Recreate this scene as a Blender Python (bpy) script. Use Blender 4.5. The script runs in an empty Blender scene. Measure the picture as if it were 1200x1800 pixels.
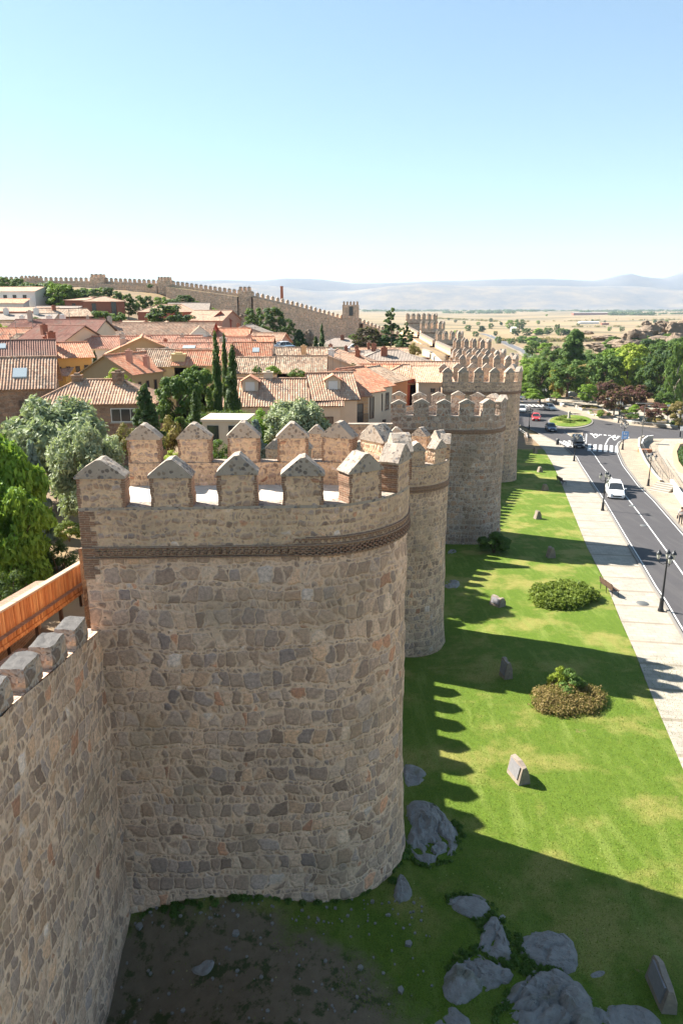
import bpy, bmesh, math, random
import numpy as np
from mathutils import Vector
R=math.radians
random.seed(7); rng=np.random.default_rng(7)
S=bpy.context.scene
COL=S.collection
# ---------------------------------------------------------------- camera, sky, sun, exposure
F=1280.; PT=math.atan(365/F); cp,sp=math.cos(PT),math.sin(PT)
cd=bpy.data.cameras.new('camera'); cam=bpy.data.objects.new('camera',cd); COL.objects.link(cam)
cam.location=(0,0,0); cam.rotation_euler=(math.pi/2-PT,0,0)
cd.sensor_fit='VERTICAL'; cd.sensor_height=36; cd.lens=F/1800*36; cd.clip_start=.1; cd.clip_end=60000
S.camera=cam
SUN_EL=R(41); SX,SY=-.88,.475            # horizontal direction towards the sun
W=bpy.data.worlds.new("World"); S.world=W; W.use_nodes=True
nt=W.node_tree; bg=nt.nodes['Background']
sky=nt.nodes.new('ShaderNodeTexSky'); sky.sky_type='NISHITA'; sky.sun_disc=False
sky.sun_elevation=SUN_EL; sky.sun_rotation=math.atan2(SX,SY); sky.altitude=1100; sky.air_density=1.0; sky.dust_density=.8; sky.ozone_density=.8
gm=nt.nodes.new('ShaderNodeGamma'); gm.inputs[1].default_value=.70; nt.links.new(sky.outputs[0],gm.inputs[0])
tn=nt.nodes.new('ShaderNodeMix'); tn.data_type='RGBA'; tn.blend_type='MULTIPLY'; tn.inputs[0].default_value=1; tn.inputs[7].default_value=(.78,.95,1.0,1); nt.links.new(gm.outputs[0],tn.inputs[6])
nt.links.new(tn.outputs[2],bg.inputs[0]); bg.inputs[1].default_value=.090
sl=bpy.data.lights.new('sun','SUN'); so=bpy.data.objects.new('sun',sl); COL.objects.link(so)
sl.energy=5.0; sl.angle=R(.5); sl.color=(1,.94,.85)
sd=Vector((SX*math.cos(SUN_EL),SY*math.cos(SUN_EL),math.sin(SUN_EL)))
so.rotation_euler=sd.to_track_quat('Z','Y').to_euler()
S.view_settings.view_transform='Standard'; S.view_settings.look='None'; S.view_settings.exposure=1.84; S.view_settings.gamma=1
try:
    S.cycles.volume_step_rate=1; S.cycles.volume_bounces=0; S.cycles.max_bounces=6; S.cycles.diffuse_bounces=3; S.cycles.transparent_max_bounces=8
except Exception: pass

# ---------------------------------------------------------------- helpers: photo measurements to world
def ray(u,v):
    a=(900-v)/F; return ((u-600)/F, cp+a*sp, -sp+a*cp)
def at(u,v,y):
    d=ray(u,v); t=y/d[1]; return (d[0]*t,y,d[2]*t)
GY=[-60,-20,105,170,300,600,1500,9000]; GZ=[-14.5,-15.1,-22.6,-24.4,-29,-36,-44,-49]
WALL=[(-8.1,-60),(-8.1,17.8),(-8.1,23.5),(-5.8,37.6),(-5.2,43),(2.6,60.5),(2.8,66.5),(10.6,90),(11,96),(17.4,120),(18,126),(20.8,144),(21.3,150),(24.4,170),(25,177),(24.9,205),(24.9,212),(24,240),(24,247),(22,276)]
WYS=[p[1] for p in WALL]; WXS=[p[0] for p in WALL]
NORTH=[(-190,292),(-133,288),(-95,284),(-66,276),(-35,262),(-17,272),(3.4,286),(14,298),(24,286)]
NX=[p[0] for p in NORTH]; NYY=[p[1] for p in NORTH]
def sstep(a,b,x):
    t=np.clip((x-a)/(b-a),0,1); return t*t*(3-2*t)
def gext(x,y):
    z=np.interp(y,GY,GZ)
    z=z-1.6*np.exp(-(((x+6.2)/3.0)**2+((y-13.5)/3.2)**2))          # hollow at the wall foot
    z=z+.7*np.exp(-(((x+4)/2.5)**2+((y-18.2)/1.6)**2))
    z=z-.6*np.exp(-(((x-5)/4)**2+((y-38)/4)**2))
    z=z+25*np.exp(-(((x-152)/42)**2+((y-292)/42)**2))*(1+.12*np.sin(x*.13)*np.sin(y*.11))   # rocky hill
    z=z-4*np.exp(-(((x-110)/50)**2+((y-235)/35)**2))
    z=z+sstep(350,900,y)*(2.5*np.sin(x*.006+1)+2*np.sin(x*.011+y*.004))
    return z
def gint(x,y):
    base=np.interp(y,[-60,30,65,110,150],[-11,-11.6,-13.2,-14,-13.6])
    tgt=np.interp(x,[-190,-133,-95,-66,-50,-35,-17,3,15,25],[8,6.5,6,4,-1,-7.5,-12.5,-14,-15,-12])
    t=np.clip((y-140)/(275-140),0,1)
    z=base+(tgt-base)*t
    xw=np.interp(y,WYS,WXS)
    k=sstep(10,5.5,xw-x)*sstep(120,135,y)*sstep(270,255,y)
    return z*(1-k)+(-11.2)*k
def gz(x,y):
    x=np.asarray(x,float); y=np.asarray(y,float)
    xw=np.interp(y,WYS,WXS); yn=np.interp(x,NX,NYY)
    inside=(x<xw)&(y<yn)
    behind=(y>=yn)&(x<60)
    zi=gint(x,y); ze=gext(x,y)
    return np.where(inside,zi,ze)
def gp(u,v):
    d=ray(u,v); y=30.
    lo,hi=2.,9000.
    for _ in range(60):
        m=.5*(lo+hi); t=m/d[1]
        if d[2]*t>float(gext(d[0]*t,m)): lo=m
        else: hi=m
    t=lo/d[1]; return (d[0]*t,lo)
def gpz(u,v,off=0):
    x,y=gp(u,v); return (x,y,float(gext(x,y))+off)
# ---------------------------------------------------------------- node helpers
class NT:
    def __init__(s,name):
        m=bpy.data.materials.new(name); m.use_nodes=True; s.m=m; s.t=m.node_tree; s.n=s.t.nodes; s.b=s.n['Principled BSDF']
        s.b.inputs['Roughness'].default_value=.9; s.b.inputs['Specular IOR Level'].default_value=.2
    def put(s,sock,v):
        if isinstance(v,(int,float)): sock.default_value=v
        elif isinstance(v,(tuple,list)):
            sock.default_value=tuple(v)+((1,) if len(v)==3 and sock.type=='RGBA' else ())
        else: s.t.links.new(v,sock)
    def math(s,op,a,b=0,c=0,clamp=False):
        n=s.n.new('ShaderNodeMath'); n.operation=op; n.use_clamp=clamp
        s.put(n.inputs[0],a); s.put(n.inputs[1],b); s.put(n.inputs[2],c); return n.outputs[0]
    def mix(s,f,a,b,typ='MIX'):
        n=s.n.new('ShaderNodeMix'); n.data_type='RGBA'; n.blend_type=typ
        s.put(n.inputs[0],f); s.put(n.inputs[6],a); s.put(n.inputs[7],b); return n.outputs[2]
    def noise(s,vec,scale,detail=3,rough=.55,col=False,dist=0):
        n=s.n.new('ShaderNodeTexNoise'); s.put(n.inputs['Vector'],vec); n.inputs['Scale'].default_value=scale
        n.inputs['Detail'].default_value=detail; n.inputs['Roughness'].default_value=rough; n.inputs['Distortion'].default_value=dist
        return n.outputs[1 if col else 0]
    def white(s,vec,col=False):
        n=s.n.new('ShaderNodeTexWhiteNoise'); n.noise_dimensions='3D'; s.put(n.inputs['Vector'],vec); return n.outputs[1 if col else 0]
    def vor(s,vec,scale,feat='F1',rnd=1,dim='3D'):
        n=s.n.new('ShaderNodeTexVoronoi'); n.feature=feat; n.voronoi_dimensions=dim; s.put(n.inputs['Vector'],vec); n.inputs['Scale'].default_value=scale
        n.inputs['Randomness'].default_value=rnd; return n.outputs
    def ramp(s,f,stops,const=False):
        n=s.n.new('ShaderNodeValToRGB'); s.put(n.inputs[0],f); e=n.color_ramp.elements
        if const: n.color_ramp.interpolation='CONSTANT'
        while len(e)<len(stops): e.new(.5)
        for el,(p,c) in zip(e,stops):
            el.position=p; el.color=tuple(c)+(1,) if len(c)==3 else c
        return n.outputs[0]
    def sep(s,v):
        n=s.n.new('ShaderNodeSeparateXYZ'); s.put(n.inputs[0],v); return n.outputs
    def comb(s,x,y,z=0):
        n=s.n.new('ShaderNodeCombineXYZ'); s.put(n.inputs[0],x); s.put(n.inputs[1],y); s.put(n.inputs[2],z); return n.outputs[0]
    def vmath(s,op,a,b):
        n=s.n.new('ShaderNodeVectorMath'); n.operation=op; s.put(n.inputs[0],a)
        if op=='SCALE': s.put(n.inputs[3],b)
        else: s.put(n.inputs[1],b)
        return n.outputs[0]
    def uv(s): return s.n.new('ShaderNodeTexCoord').outputs['UV']
    def obj(s): return s.n.new('ShaderNodeNewGeometry').outputs['Position']
    def local(s): return s.n.new('ShaderNodeTexCoord').outputs['Object']
    def oinfo(s): return s.n.new('ShaderNodeObjectInfo').outputs['Random']
    def attr(s,nm):
        n=s.n.new('ShaderNodeAttribute'); n.attribute_name=nm; return n.outputs['Fac']
    def step(s,x,a,b):
        n=s.n.new('ShaderNodeMapRange'); n.interpolation_type='SMOOTHSTEP'; s.put(n.inputs[0],x); s.put(n.inputs[1],a); s.put(n.inputs[2],b); return n.outputs[0]
    def col(s,c): s.put(s.b.inputs['Base Color'],c); return s
    def bump(s,h,st=.5,d=.02):
        n=s.n.new('ShaderNodeBump'); n.inputs['Strength'].default_value=st; n.inputs['Distance'].default_value=d; s.put(n.inputs['Height'],h)
        s.t.links.new(n.outputs[0],s.b.inputs['Normal']); return s
def rubble(name,H=.62,wb=.36,ws=.17,palette=None,mortar=(.36,.27,.19),stain=(.20,.15,.10),bright=1.,jw=.012,bp=.8,small=.30,seed=0.):
    s=NT(name); uv=s.vmath('ADD',s.uv(),(seed,seed*.7,0))
    w1=s.vmath('SCALE',s.vmath('SUBTRACT',s.noise(uv,.7,3,col=True),(.5,.5,.5)),.62)
    w2=s.vmath('SCALE',s.vmath('SUBTRACT',s.noise(uv,5.,3,col=True),(.5,.5,.5)),.17)
    p=s.vmath('ADD',s.vmath('ADD',uv,w1),w2); x,y,_=s.sep(p)
    yy=s.math('DIVIDE',y,H); row=s.math('FLOOR',yy); fr=s.math('FRACT',yy)
    rr=s.math('ADD',s.math('MULTIPLY',s.white(s.comb(row,3.3,0)),.22),small-.11)     # share of the levelling course
    m=s.math('LESS_THAN',fr,rr)
    ht_s=rr; ht_b=s.math('SUBTRACT',1.,rr)
    f_s=s.math('DIVIDE',fr,rr); f_b=s.math('DIVIDE',s.math('SUBTRACT',fr,rr),ht_b)
    def sel(a,b):   # m? a : b
        return s.math('ADD',s.math('MULTIPLY',m,a),s.math('MULTIPLY',s.math('SUBTRACT',1.,m),b))
    fv=sel(f_s,f_b); hh=s.math('MULTIPLY',sel(ht_s,ht_b),H); ww=sel(ws,wb)
    rid=s.math('ADD',s.math('MULTIPLY',row,2.),m)
    vx=s.math('DIVIDE',x,ww); vy=s.math('ADD',s.math('MULTIPLY',rid,7.37),s.math('MULTIPLY',fv,.34))
    vv=s.comb(vx,vy,0)
    d1=s.vor(vv,1,'DISTANCE_TO_EDGE',1,'2D')[0]; idc=s.vor(vv,1,'F1',1,'2D')[1]
    dx=s.math('MULTIPLY',d1,ww)
    dy=s.math('MULTIPLY',s.math('MINIMUM',fv,s.math('SUBTRACT',1.,fv)),hh)
    d=s.math('SMOOTH_MIN',dx,dy,.07)
    jn=s.math('ADD',s.math('MULTIPLY',s.noise(uv,2.2,2),.05),jw-.02)
    mask=s.step(s.math('SUBTRACT',d,jn),-.012,.022)
    r1,r2,r3=s.sep(idc)
    pal=palette or [(0,(.115,.095,.080)),(.10,(.21,.165,.13)),(.24,(.17,.145,.125)),(.36,(.25,.195,.15)),(.50,(.165,.15,.14)),(.62,(.20,.16,.13)),(.74,(.115,.12,.13)),(.80,(.27,.19,.13)),(.90,(.30,.25,.20)),(.955,(.23,.11,.065)),(.985,(.36,.34,.32))]
    c=s.ramp(r1,pal,True)
    c=s.mix(.36,c,(.27,.18,.13)); c=s.mix(1,c,(1.12,1.04,1.0),'MULTIPLY')
    c=s.mix(1,c,s.ramp(s.noise(uv,11,5,.72),[(.28,(.50,.50,.51)),(.72,(1.42,1.40,1.34))]),'MULTIPLY')
    c=s.mix(1,c,s.ramp(r2,[(0,(.68,.68,.70)),(1,(1.32,1.30,1.27))]),'MULTIPLY')
    mo=s.mix(s.noise(uv,7,5,.75),[q*.62 for q in mortar],[q*1.32 for q in mortar])
    c=s.mix(s.math('MULTIPLY',mask,.93),mo,c)
    # holes and dark crevices where pointing is lost
    crev=s.math('MULTIPLY',s.step(s.noise(uv,6,3,.6),.60,.68),s.math('SUBTRACT',1.,mask))
    c=s.mix(s.math('MULTIPLY',crev,.75),c,(.035,.025,.02))
    st=s.step(s.noise(uv,.33,4,.6),.48,.72)
    c=s.mix(s.math('MULTIPLY',st,.5),c,stain)
    c=s.mix(1,c,s.ramp(s.noise(uv,.6,3),[(.3,(.85*bright,.85*bright,.86*bright)),(.7,(1.12*bright,1.10*bright,1.08*bright))]),'MULTIPLY')
    s.col(c)
    hgt=s.math('ADD',s.math('MULTIPLY',s.step(d,0,.06),1.),s.math('MULTIPLY',s.noise(uv,18,4,.7),.45))
    hgt=s.math('ADD',hgt,s.math('MULTIPLY',r3,.5))
    s.bump(hgt,bp,.035); return s.m
def flat(name,c,rough=.8,var=.15,scale=3,metal=0,spec=.3,bumpd=0):
    s=NT(name); p=s.local(); n=s.noise(p,scale,4,.6)
    s.col(s.mix(n,[q*(1-var) for q in c],[min(1,q*(1+var)) for q in c]))
    s.b.inputs['Roughness'].default_value=rough; s.b.inputs['Metallic'].default_value=metal; s.b.inputs['Specular IOR Level'].default_value=spec
    if bumpd: s.bump(s.noise(p,scale*6,4,.7),.6,bumpd)
    return s.m
M={}
M['stone']=rubble('rubble masonry',H=.60,wb=.36,ws=.15,small=.30,mortar=(.38,.265,.185),bright=1.85,jw=.004)
M['stone_small']=rubble('small rubble masonry',H=.30,wb=.20,ws=.10,mortar=(.36,.25,.16),small=.4,jw=.004,bright=1.7,seed=11)
M['stone_warm']=rubble('warm rubble masonry',H=.5,wb=.28,ws=.14,mortar=(.39,.275,.185),bright=1.65,jw=.006,seed=23)
M['stone_grey']=rubble('grey rubble masonry',H=.55,wb=.34,ws=.18,mortar=(.34,.28,.23),bright=1.35,jw=.008,seed=37)
M['stone_curtain']=rubble('curtain rubble masonry',H=.66,wb=.33,ws=.2,mortar=(.41,.29,.205),bright=1.95,seed=51,small=.34,jw=.006)
M['stone_far']=rubble('far rubble masonry',H=.6,wb=.5,ws=.3,mortar=(.34,.26,.18),bright=2.1,seed=71,bp=.3)
def brickmat(name,c1,c2,mo,sc=1,bw=.25,bh=.06):
    s=NT(name); uv=s.uv(); n=s.n.new('ShaderNodeTexBrick'); s.put(n.inputs['Vector'],s.vmath('ADD',uv,s.vmath('SCALE',s.vmath('SUBTRACT',s.noise(uv,6,2,col=True),(.5,.5,.5)),.03)))
    n.inputs['Scale'].default_value=1; n.inputs['Brick Width'].default_value=bw; n.inputs['Row Height'].default_value=bh; n.inputs['Mortar Size'].default_value=bh*.16; n.inputs['Mortar Smooth'].default_value=.3
    s.put(n.inputs['Color1'],c1); s.put(n.inputs['Color2'],c2); s.put(n.inputs['Mortar'],mo)
    c=s.mix(1,n.outputs[0],s.ramp(s.noise(uv,8,4,.7),[(.3,(.7,.7,.7)),(.7,(1.25,1.25,1.25))]),'MULTIPLY')
    s.col(c); s.bump(s.math('SUBTRACT',1.,n.outputs[1]),.7,.015); return s.m
M['brick']=brickmat('old thin brick',(.27,.14,.085),(.22,.13,.09),(.34,.25,.17))
M['brick_red']=brickmat('red brick',(.30,.10,.055),(.24,.085,.05),(.28,.17,.12),bw=.25,bh=.07)
def capmat():
    s=NT('merlon cap render'); uv=s.uv(); p=s.obj()
    c=s.mix(s.noise(p,5,4,.7),(.26,.21,.165),(.44,.37,.30))
    v=s.vor(s.vmath('ADD',p,s.vmath('SCALE',s.noise(p,6,2,col=True),.08)),9.)
    st=s.ramp(s.sep(v[1])[0],[(0,(.15,.12,.10)),(.3,(.24,.18,.13)),(.6,(.17,.155,.15)),(.85,(.30,.24,.19))],True)
    c=s.mix(s.math('MULTIPLY',s.step(v[0],.5,.36),s.step(s.noise(p,3,2),.42,.52)),c,st)
    s.col(c); s.bump(s.noise(p,14,5,.7),.8,.03); return s.m
M['cap']=capmat()
M['captop']=flat('dark grey merlon top',(.12,.112,.105),.95,.5,7,bumpd=.05)  # darker grey for the upward faces of the rough block merlons
def floormat():
    s=NT('pale paving'); p=s.obj(); v=s.vor(p,2.3,'DISTANCE_TO_EDGE')[0]
    c=s.mix(s.noise(p,4,4,.6),(.42,.36,.29),(.72,.65,.55)); c=s.mix(s.step(v,.0,.03),[.42,.36,.29],c)
    s.col(c); s.bump(s.noise(p,12,4,.6),.4,.01); return s.m
M['paving_top']=floormat()
def groundmat():
    s=NT('dry ground'); p=s.obj(); x,y,z=s.sep(p)
    n1=s.noise(p,.02,5,.6); n2=s.noise(p,.6,5,.65); n3=s.noise(p,.12,4,.6)
    gold=s.mix(n2,(.20,.135,.065),(.29,.205,.105)); earth=s.mix(n2,(.15,.105,.065),(.24,.175,.11)); olive=s.mix(n2,(.09,.10,.035),(.17,.15,.06))
    c=s.mix(s.step(n3,.45,.6),earth,gold); c=s.mix(s.math('MULTIPLY',s.step(n1,.52,.60),.7),c,olive)
    # field bands far away
    fb=s.noise(s.vmath('MULTIPLY',p,(.0011,.0035,0)),1.,3,.5); far=s.step(y,500,1200)
    fields=s.ramp(fb,[(.3,(.24,.165,.085)),(.42,(.13,.11,.06)),(.5,(.30,.215,.115)),(.6,(.17,.135,.075)),(.7,(.27,.20,.115))])
    scr=s.step(s.noise(s.vmath('MULTIPLY',p,(.006,.012,0)),1.,4,.7),.56,.64); fields=s.mix(s.math('MULTIPLY',scr,.55),fields,(.12,.12,.06))
    c=s.mix(far,c,fields)
    s.col(c); s.bump(s.noise(p,1.5,6,.7),.5,.15); return s.m
M['ground']=groundmat()
def lawnmat():
    s=NT('lawn'); p=s.obj(); x,y,z=s.sep(p)
    n1=s.noise(p,.33,4,.62); n2=s.noise(p,3.0,5,.7); n3=s.noise(p,24,3,.7); n4=s.noise(s.vmath('MULTIPLY',p,(2.2,.35,1)),.9,3,.6)
    g=s.mix(n2,(.058,.112,.009),(.13,.19,.018)); y1=s.mix(n2,(.20,.20,.038),(.31,.265,.09))
    c=s.mix(s.math('MULTIPLY',s.step(n1,.47,.66),.85),g,y1)
    c=s.mix(s.math('MULTIPLY',s.step(n4,.48,.72),.55),c,(.19,.24,.05))
    br=s.step(s.noise(p,.9,5,.75),.64,.74); c=s.mix(s.math('MULTIPLY',br,.6),c,(.24,.17,.085))
    c=s.mix(1,c,s.ramp(n3,[(.25,(.62,.62,.62)),(.75,(1.35,1.35,1.3))]),'MULTIPLY')
    # bare earth at the foot of the wall
    dx=s.math('DIVIDE',s.math('ADD',x,4.6),6.4); dy=s.math('DIVIDE',s.math('SUBTRACT',y,13.2),4.6)
    r=s.math('ADD',s.math('POWER',s.math('ABSOLUTE',dx),2.),s.math('POWER',s.math('ABSOLUTE',dy),2.))
    r=s.math('ADD',r,s.math('MULTIPLY',s.math('SUBTRACT',s.noise(p,.9,5,.7),.5),1.0))
    e=s.step(r,1.15,.7); dirt=s.mix(n2,(.12,.088,.055),(.25,.19,.125)); dirt=s.mix(s.step(s.noise(p,2.2,5,.7),.5,.62),dirt,(.06,.07,.025))
    c=s.mix(e,c,dirt)
    sp_=s.step(s.vor(p,3.2)[0],.10,.05); sp2=s.math('MULTIPLY',sp_,s.step(s.noise(p,.5,2),.5,.6)); sp2=s.math('MULTIPLY',sp2,s.step(y,24,18))
    c=s.mix(s.math('MULTIPLY',sp2,.6),c,(.5,.5,.2))
    s.col(c); s.bump(s.math('ADD',n3,s.math('MULTIPLY',s.noise(p,60,2),.7)),.9,.05); return s.m
M['lawn']=lawnmat()
def pavemat(name,a,b,jx=.6,jy=.4,band=3.1,ang=10):
    s=NT(name); p=s.obj()
    n=s.n.new('ShaderNodeMapping'); n.vector_type='POINT'; s.put(n.inputs[0],p); n.inputs['Rotation'].default_value=(0,0,R(ang)); q=n.outputs[0]
    br=s.n.new('ShaderNodeTexBrick'); s.put(br.inputs['Vector'],q); br.inputs['Scale'].default_value=1; br.inputs['Brick Width'].default_value=jx; br.inputs['Row Height'].default_value=jy; br.inputs['Mortar Size'].default_value=.012
    s.put(br.inputs['Color1'],a); s.put(br.inputs['Color2'],b); s.put(br.inputs['Mortar'],[k*.62 for k in a])
    c=s.mix(1,br.outputs[0],s.ramp(s.noise(p,1.2,5,.65),[(.3,(.80,.79,.78)),(.7,(1.12,1.11,1.08))]),'MULTIPLY')
    if band:
        yy=s.sep(q)[1]; f=s.math('FRACT',s.math('DIVIDE',yy,band)); c=s.mix(s.math('MULTIPLY',s.math('LESS_THAN',f,.09),.75),c,[k*.55 for k in (a[0],a[1]*.93,a[2]*.8)])
    gr=s.step(s.noise(p,.25,4,.6),.45,.7); c=s.mix(s.math('MULTIPLY',gr,.3),c,(.45,.36,.27))
    s.col(c); s.bump(br.outputs[1],.3,-.01); return s.m
M['pave']=pavemat('granite pavement',(.33,.30,.255),(.285,.26,.22))
M['plaza']=pavemat('plaza paving',(.33,.30,.25),(.295,.265,.22),.9,.6,0,25)
M['pave_warm']=pavemat('warm pavement',(.33,.27,.205),(.29,.235,.18),.5,.25,0,20)
def asphalt():
    s=NT('asphalt'); p=s.obj(); c=s.mix(s.noise(p,.5,5,.65),(.050,.047,.049),(.072,.068,.069))
    c=s.mix(1,c,s.ramp(s.noise(p,40,2,.6),[(.3,(.8,.8,.8)),(.7,(1.25,1.25,1.25))]),'MULTIPLY')
    c=s.mix(s.math('MULTIPLY',s.step(s.noise(s.vmath('MULTIPLY',p,(1.4,.12,1)),1,3),.5,.66),.35),c,(.088,.083,.08))
    s.col(c); s.b.inputs['Roughness'].default_value=.8; s.bump(s.noise(p,30,2),.3,.01); return s.m
M['asphalt']=asphalt()
def paint():
    s=NT('road paint'); p=s.obj(); s.col(s.mix(s.step(s.noise(p,4,5,.75),.62,.75),(.50,.50,.48),(.22,.21,.20))); return s.m
M['paint']=paint()
M['kerb']=flat('granite kerb',(.19,.175,.155),.85,.15,4)
M['concrete']=flat('pale concrete',(.36,.33,.28),.85,.12,2,bumpd=.004)
M['sandstone']=flat('sandy stone edging',(.36,.26,.16),.9,.15,4)
def rockmat():
    s=NT('granite rock'); p=s.obj(); c=s.mix(s.noise(p,2.5,6,.7),(.14,.13,.125),(.36,.34,.31))
    c=s.mix(s.step(s.noise(p,9,5,.75),.60,.70),c,(.07,.065,.06)); c=s.mix(s.math('MULTIPLY',s.step(s.noise(p,1.1,3),.58,.68),.5),c,(.12,.115,.055))
    s.col(c); s.bump(s.math('ADD',s.noise(p,7,6,.75),s.math('MULTIPLY',s.noise(p,30,3,.7),.3)),1,.06); return s.m
M['rock']=rockmat()
def rockfar():
    s=NT('ochre crag rock'); p=s.obj(); c=s.mix(s.noise(p,.25,6,.7),(.13,.095,.065),(.34,.26,.19)); s.col(c); s.bump(s.noise(p,.8,6,.75),1,.6); return s.m
M['rock_far']=rockfar()
M['marker']=flat('rough marker stone',(.24,.195,.155),.95,.5,5,bumpd=.03)
M['plaque']=flat('grey metal plaque',(.24,.23,.245),.55,.25,6,.3,.4)
def woodmat():
    s=NT('orange slat wood'); p=s.local(); x,y,z=s.sep(p)
    k=s.white(s.comb(s.math('FLOOR',s.math('DIVIDE',y,.10)),0,0)); c=s.ramp(k,[(0,(.34,.12,.04)),(.5,(.48,.20,.075)),(1,(.58,.29,.12))])
    c=s.mix(1,c,s.ramp(s.noise(s.vmath('MULTIPLY',p,(6,6,.8)),3,4,.6),[(.3,(.7,.7,.7)),(.7,(1.2,1.2,1.2))]),'MULTIPLY'); s.col(c); s.b.inputs['Roughness'].default_value=.7; return s.m
M['wood']=woodmat()
M['wood_grey']=flat('weathered wood rail',(.42,.30,.21),.85,.2,8)
M['brickfloor']=brickmat('brick walkway',(.24,.13,.08),(.30,.18,.12),(.30,.24,.18),bw=.3,bh=.1)
def roofmat(name,cols,geo=True):
    s=NT(name); uv=s.uv(); x,y,_=s.sep(uv)
    tx=s.math('FLOOR',s.math('DIVIDE',x,.24)); ty=s.math('FLOOR',s.math('DIVIDE',y,.36))
    k=s.white(s.comb(tx,ty,0)); c=s.ramp(k,[(i/(len(cols)-1)*.999,q) for i,q in enumerate(cols)])
    fy=s.math('FRACT',s.math('DIVIDE',y,.36)); c=s.mix(s.math('MULTIPLY',s.math('LESS_THAN',fy,.12),.45),c,(.06,.035,.025))
    c=s.mix(s.math('MULTIPLY',s.step(s.noise(uv,.45,4,.65),.50,.68),.45),c,s.mix(s.noise(uv,5,3),(.13,.115,.09),(.30,.26,.20)))
    c=s.mix(1,c,s.ramp(s.noise(uv,9,3,.6),[(.3,(.75,.75,.75)),(.7,(1.2,1.2,1.2))]),'MULTIPLY')
    s.col(c); fx=s.math('ABSOLUTE',s.math('SUBTRACT',s.math('FRACT',s.math('DIVIDE',x,.24)),.5))
    s.bump(s.math('ADD',s.math('MULTIPLY',fx,0. if geo else 2.),s.math('MULTIPLY',fy,-.35)),.8,.05); return s.m
RO={'orange':[(.47,.18,.10),(.58,.25,.145),(.52,.26,.16),(.64,.36,.22)],'pink':[(.46,.26,.165),(.56,.35,.23),(.36,.215,.145),(.62,.44,.31)],
    'red':[(.40,.18,.12),(.48,.24,.16),(.46,.27,.19)],'brown':[(.36,.22,.15),(.44,.28,.19),(.30,.19,.13),(.48,.34,.24)],
    'mottled':[(.44,.29,.19),(.22,.155,.11),(.54,.39,.27),(.32,.20,.13),(.58,.45,.33)],'grey':[(.28,.23,.19),(.34,.28,.23),(.24,.20,.17)],'darkred':[(.26,.12,.09),(.31,.15,.11),(.29,.16,.12)]}
for k,v in RO.items(): M['roof_'+k]=roofmat('clay tiles '+k,v)
M['roof_sheet']=roofmat('brown ribbed sheet',[(.25,.135,.10),(.28,.15,.115)])
def wallmat(name,c,var=.1):
    s=NT(name); p=s.local(); q=s.mix(s.noise(p,.8,5,.65),[k*(1-var*1.6) for k in c],[k*(1+var) for k in c]); s.col(q); s.bump(s.noise(p,8,4,.6),.3,.01); return s.m
for k,c in {'cream':(.58,.48,.36),'white':(.68,.66,.62),'yellow':(.62,.40,.13),'olive':(.30,.24,.14),'paleyellow':(.56,.43,.22),'pinkw':(.48,.27,.20),'redw':(.40,.12,.08),'orangew':(.52,.22,.10),'beige':(.50,.40,.30),'ochre':(.52,.35,.19),'brickw':(.33,.125,.08),'greyw':(.34,.32,.30)}.items(): M['w_'+k]=wallmat('wall '+k,c)
def glass():
    s=NT('dark window glass'); s.col((.03,.035,.04)); s.b.inputs['Roughness'].default_value=.12; s.b.inputs['Specular IOR Level'].default_value=.6; return s.m
M['glass']=glass()
M['frame']=flat('dark window frame',(.10,.06,.04),.6,.2)
M['frame_white']=flat('white frame',(.62,.60,.56),.6,.08)
M['iron']=flat('black iron',(.035,.037,.04),.45,.2,5,.6,.5)
M['iron_grey']=flat('grey painted iron',(.16,.16,.15),.5,.2,5,.5,.5)
M['lantern']=flat('lantern glass',(.50,.50,.46),.2,.1,5,0,.6)
M['blue']=flat('blue sign',(.16,.34,.66),.4,.05)
M['whitep']=flat('white sign paint',(.75,.75,.73),.4,.05)
M['rust']=flat('rusty steel',(.32,.15,.08),.8,.25,3)
M['tyre']=flat('tyre rubber',(.02,.02,.02),.8,.1)
M['rim']=flat('alloy rim',(.45,.45,.46),.35,.1,3,.7,.5)
M['lamp_red']=flat('red lens',(.45,.02,.02),.2,.05); M['lamp_w']=flat('clear lens',(.75,.75,.72),.15,.05)
M['plate']=flat('number plate',(.72,.72,.66),.4,.03); M['blackp']=flat('black plastic',(.025,.025,.027),.5,.1)
def carpaint(name,c):
    s=NT(name); s.col(c); b=s.b; b.inputs['Roughness'].default_value=.28; b.inputs['Specular IOR Level'].default_value=.5; b.inputs['Coat Weight'].default_value=.6; b.inputs['Coat Roughness'].default_value=.05; return s.m
for k,c in {'white':(.78,.78,.77),'silver':(.50,.52,.53),'red':(.48,.03,.025),'navy':(.025,.035,.075),'black':(.008,.009,.012),'blueg':(.10,.17,.22)}.items(): M['car_'+k]=carpaint('car paint '+k,c)
M['skin']=flat('skin',(.50,.30,.21),.6,.05); M['hair']=flat('hair',(.05,.03,.02),.7,.1)
M['cloth_dark']=flat('dark cloth',(.035,.035,.04),.9,.15,9); M['cloth_light']=flat('light cloth',(.55,.52,.48),.9,.08,9); M['cloth_blue']=flat('blue cloth',(.08,.12,.22),.9,.1,9)
M['bark']=flat('bark',(.11,.075,.05),.95,.35,8,bumpd=.03); M['bark_pale']=flat('pale bark',(.38,.33,.26),.95,.3,4,bumpd=.03)
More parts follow.
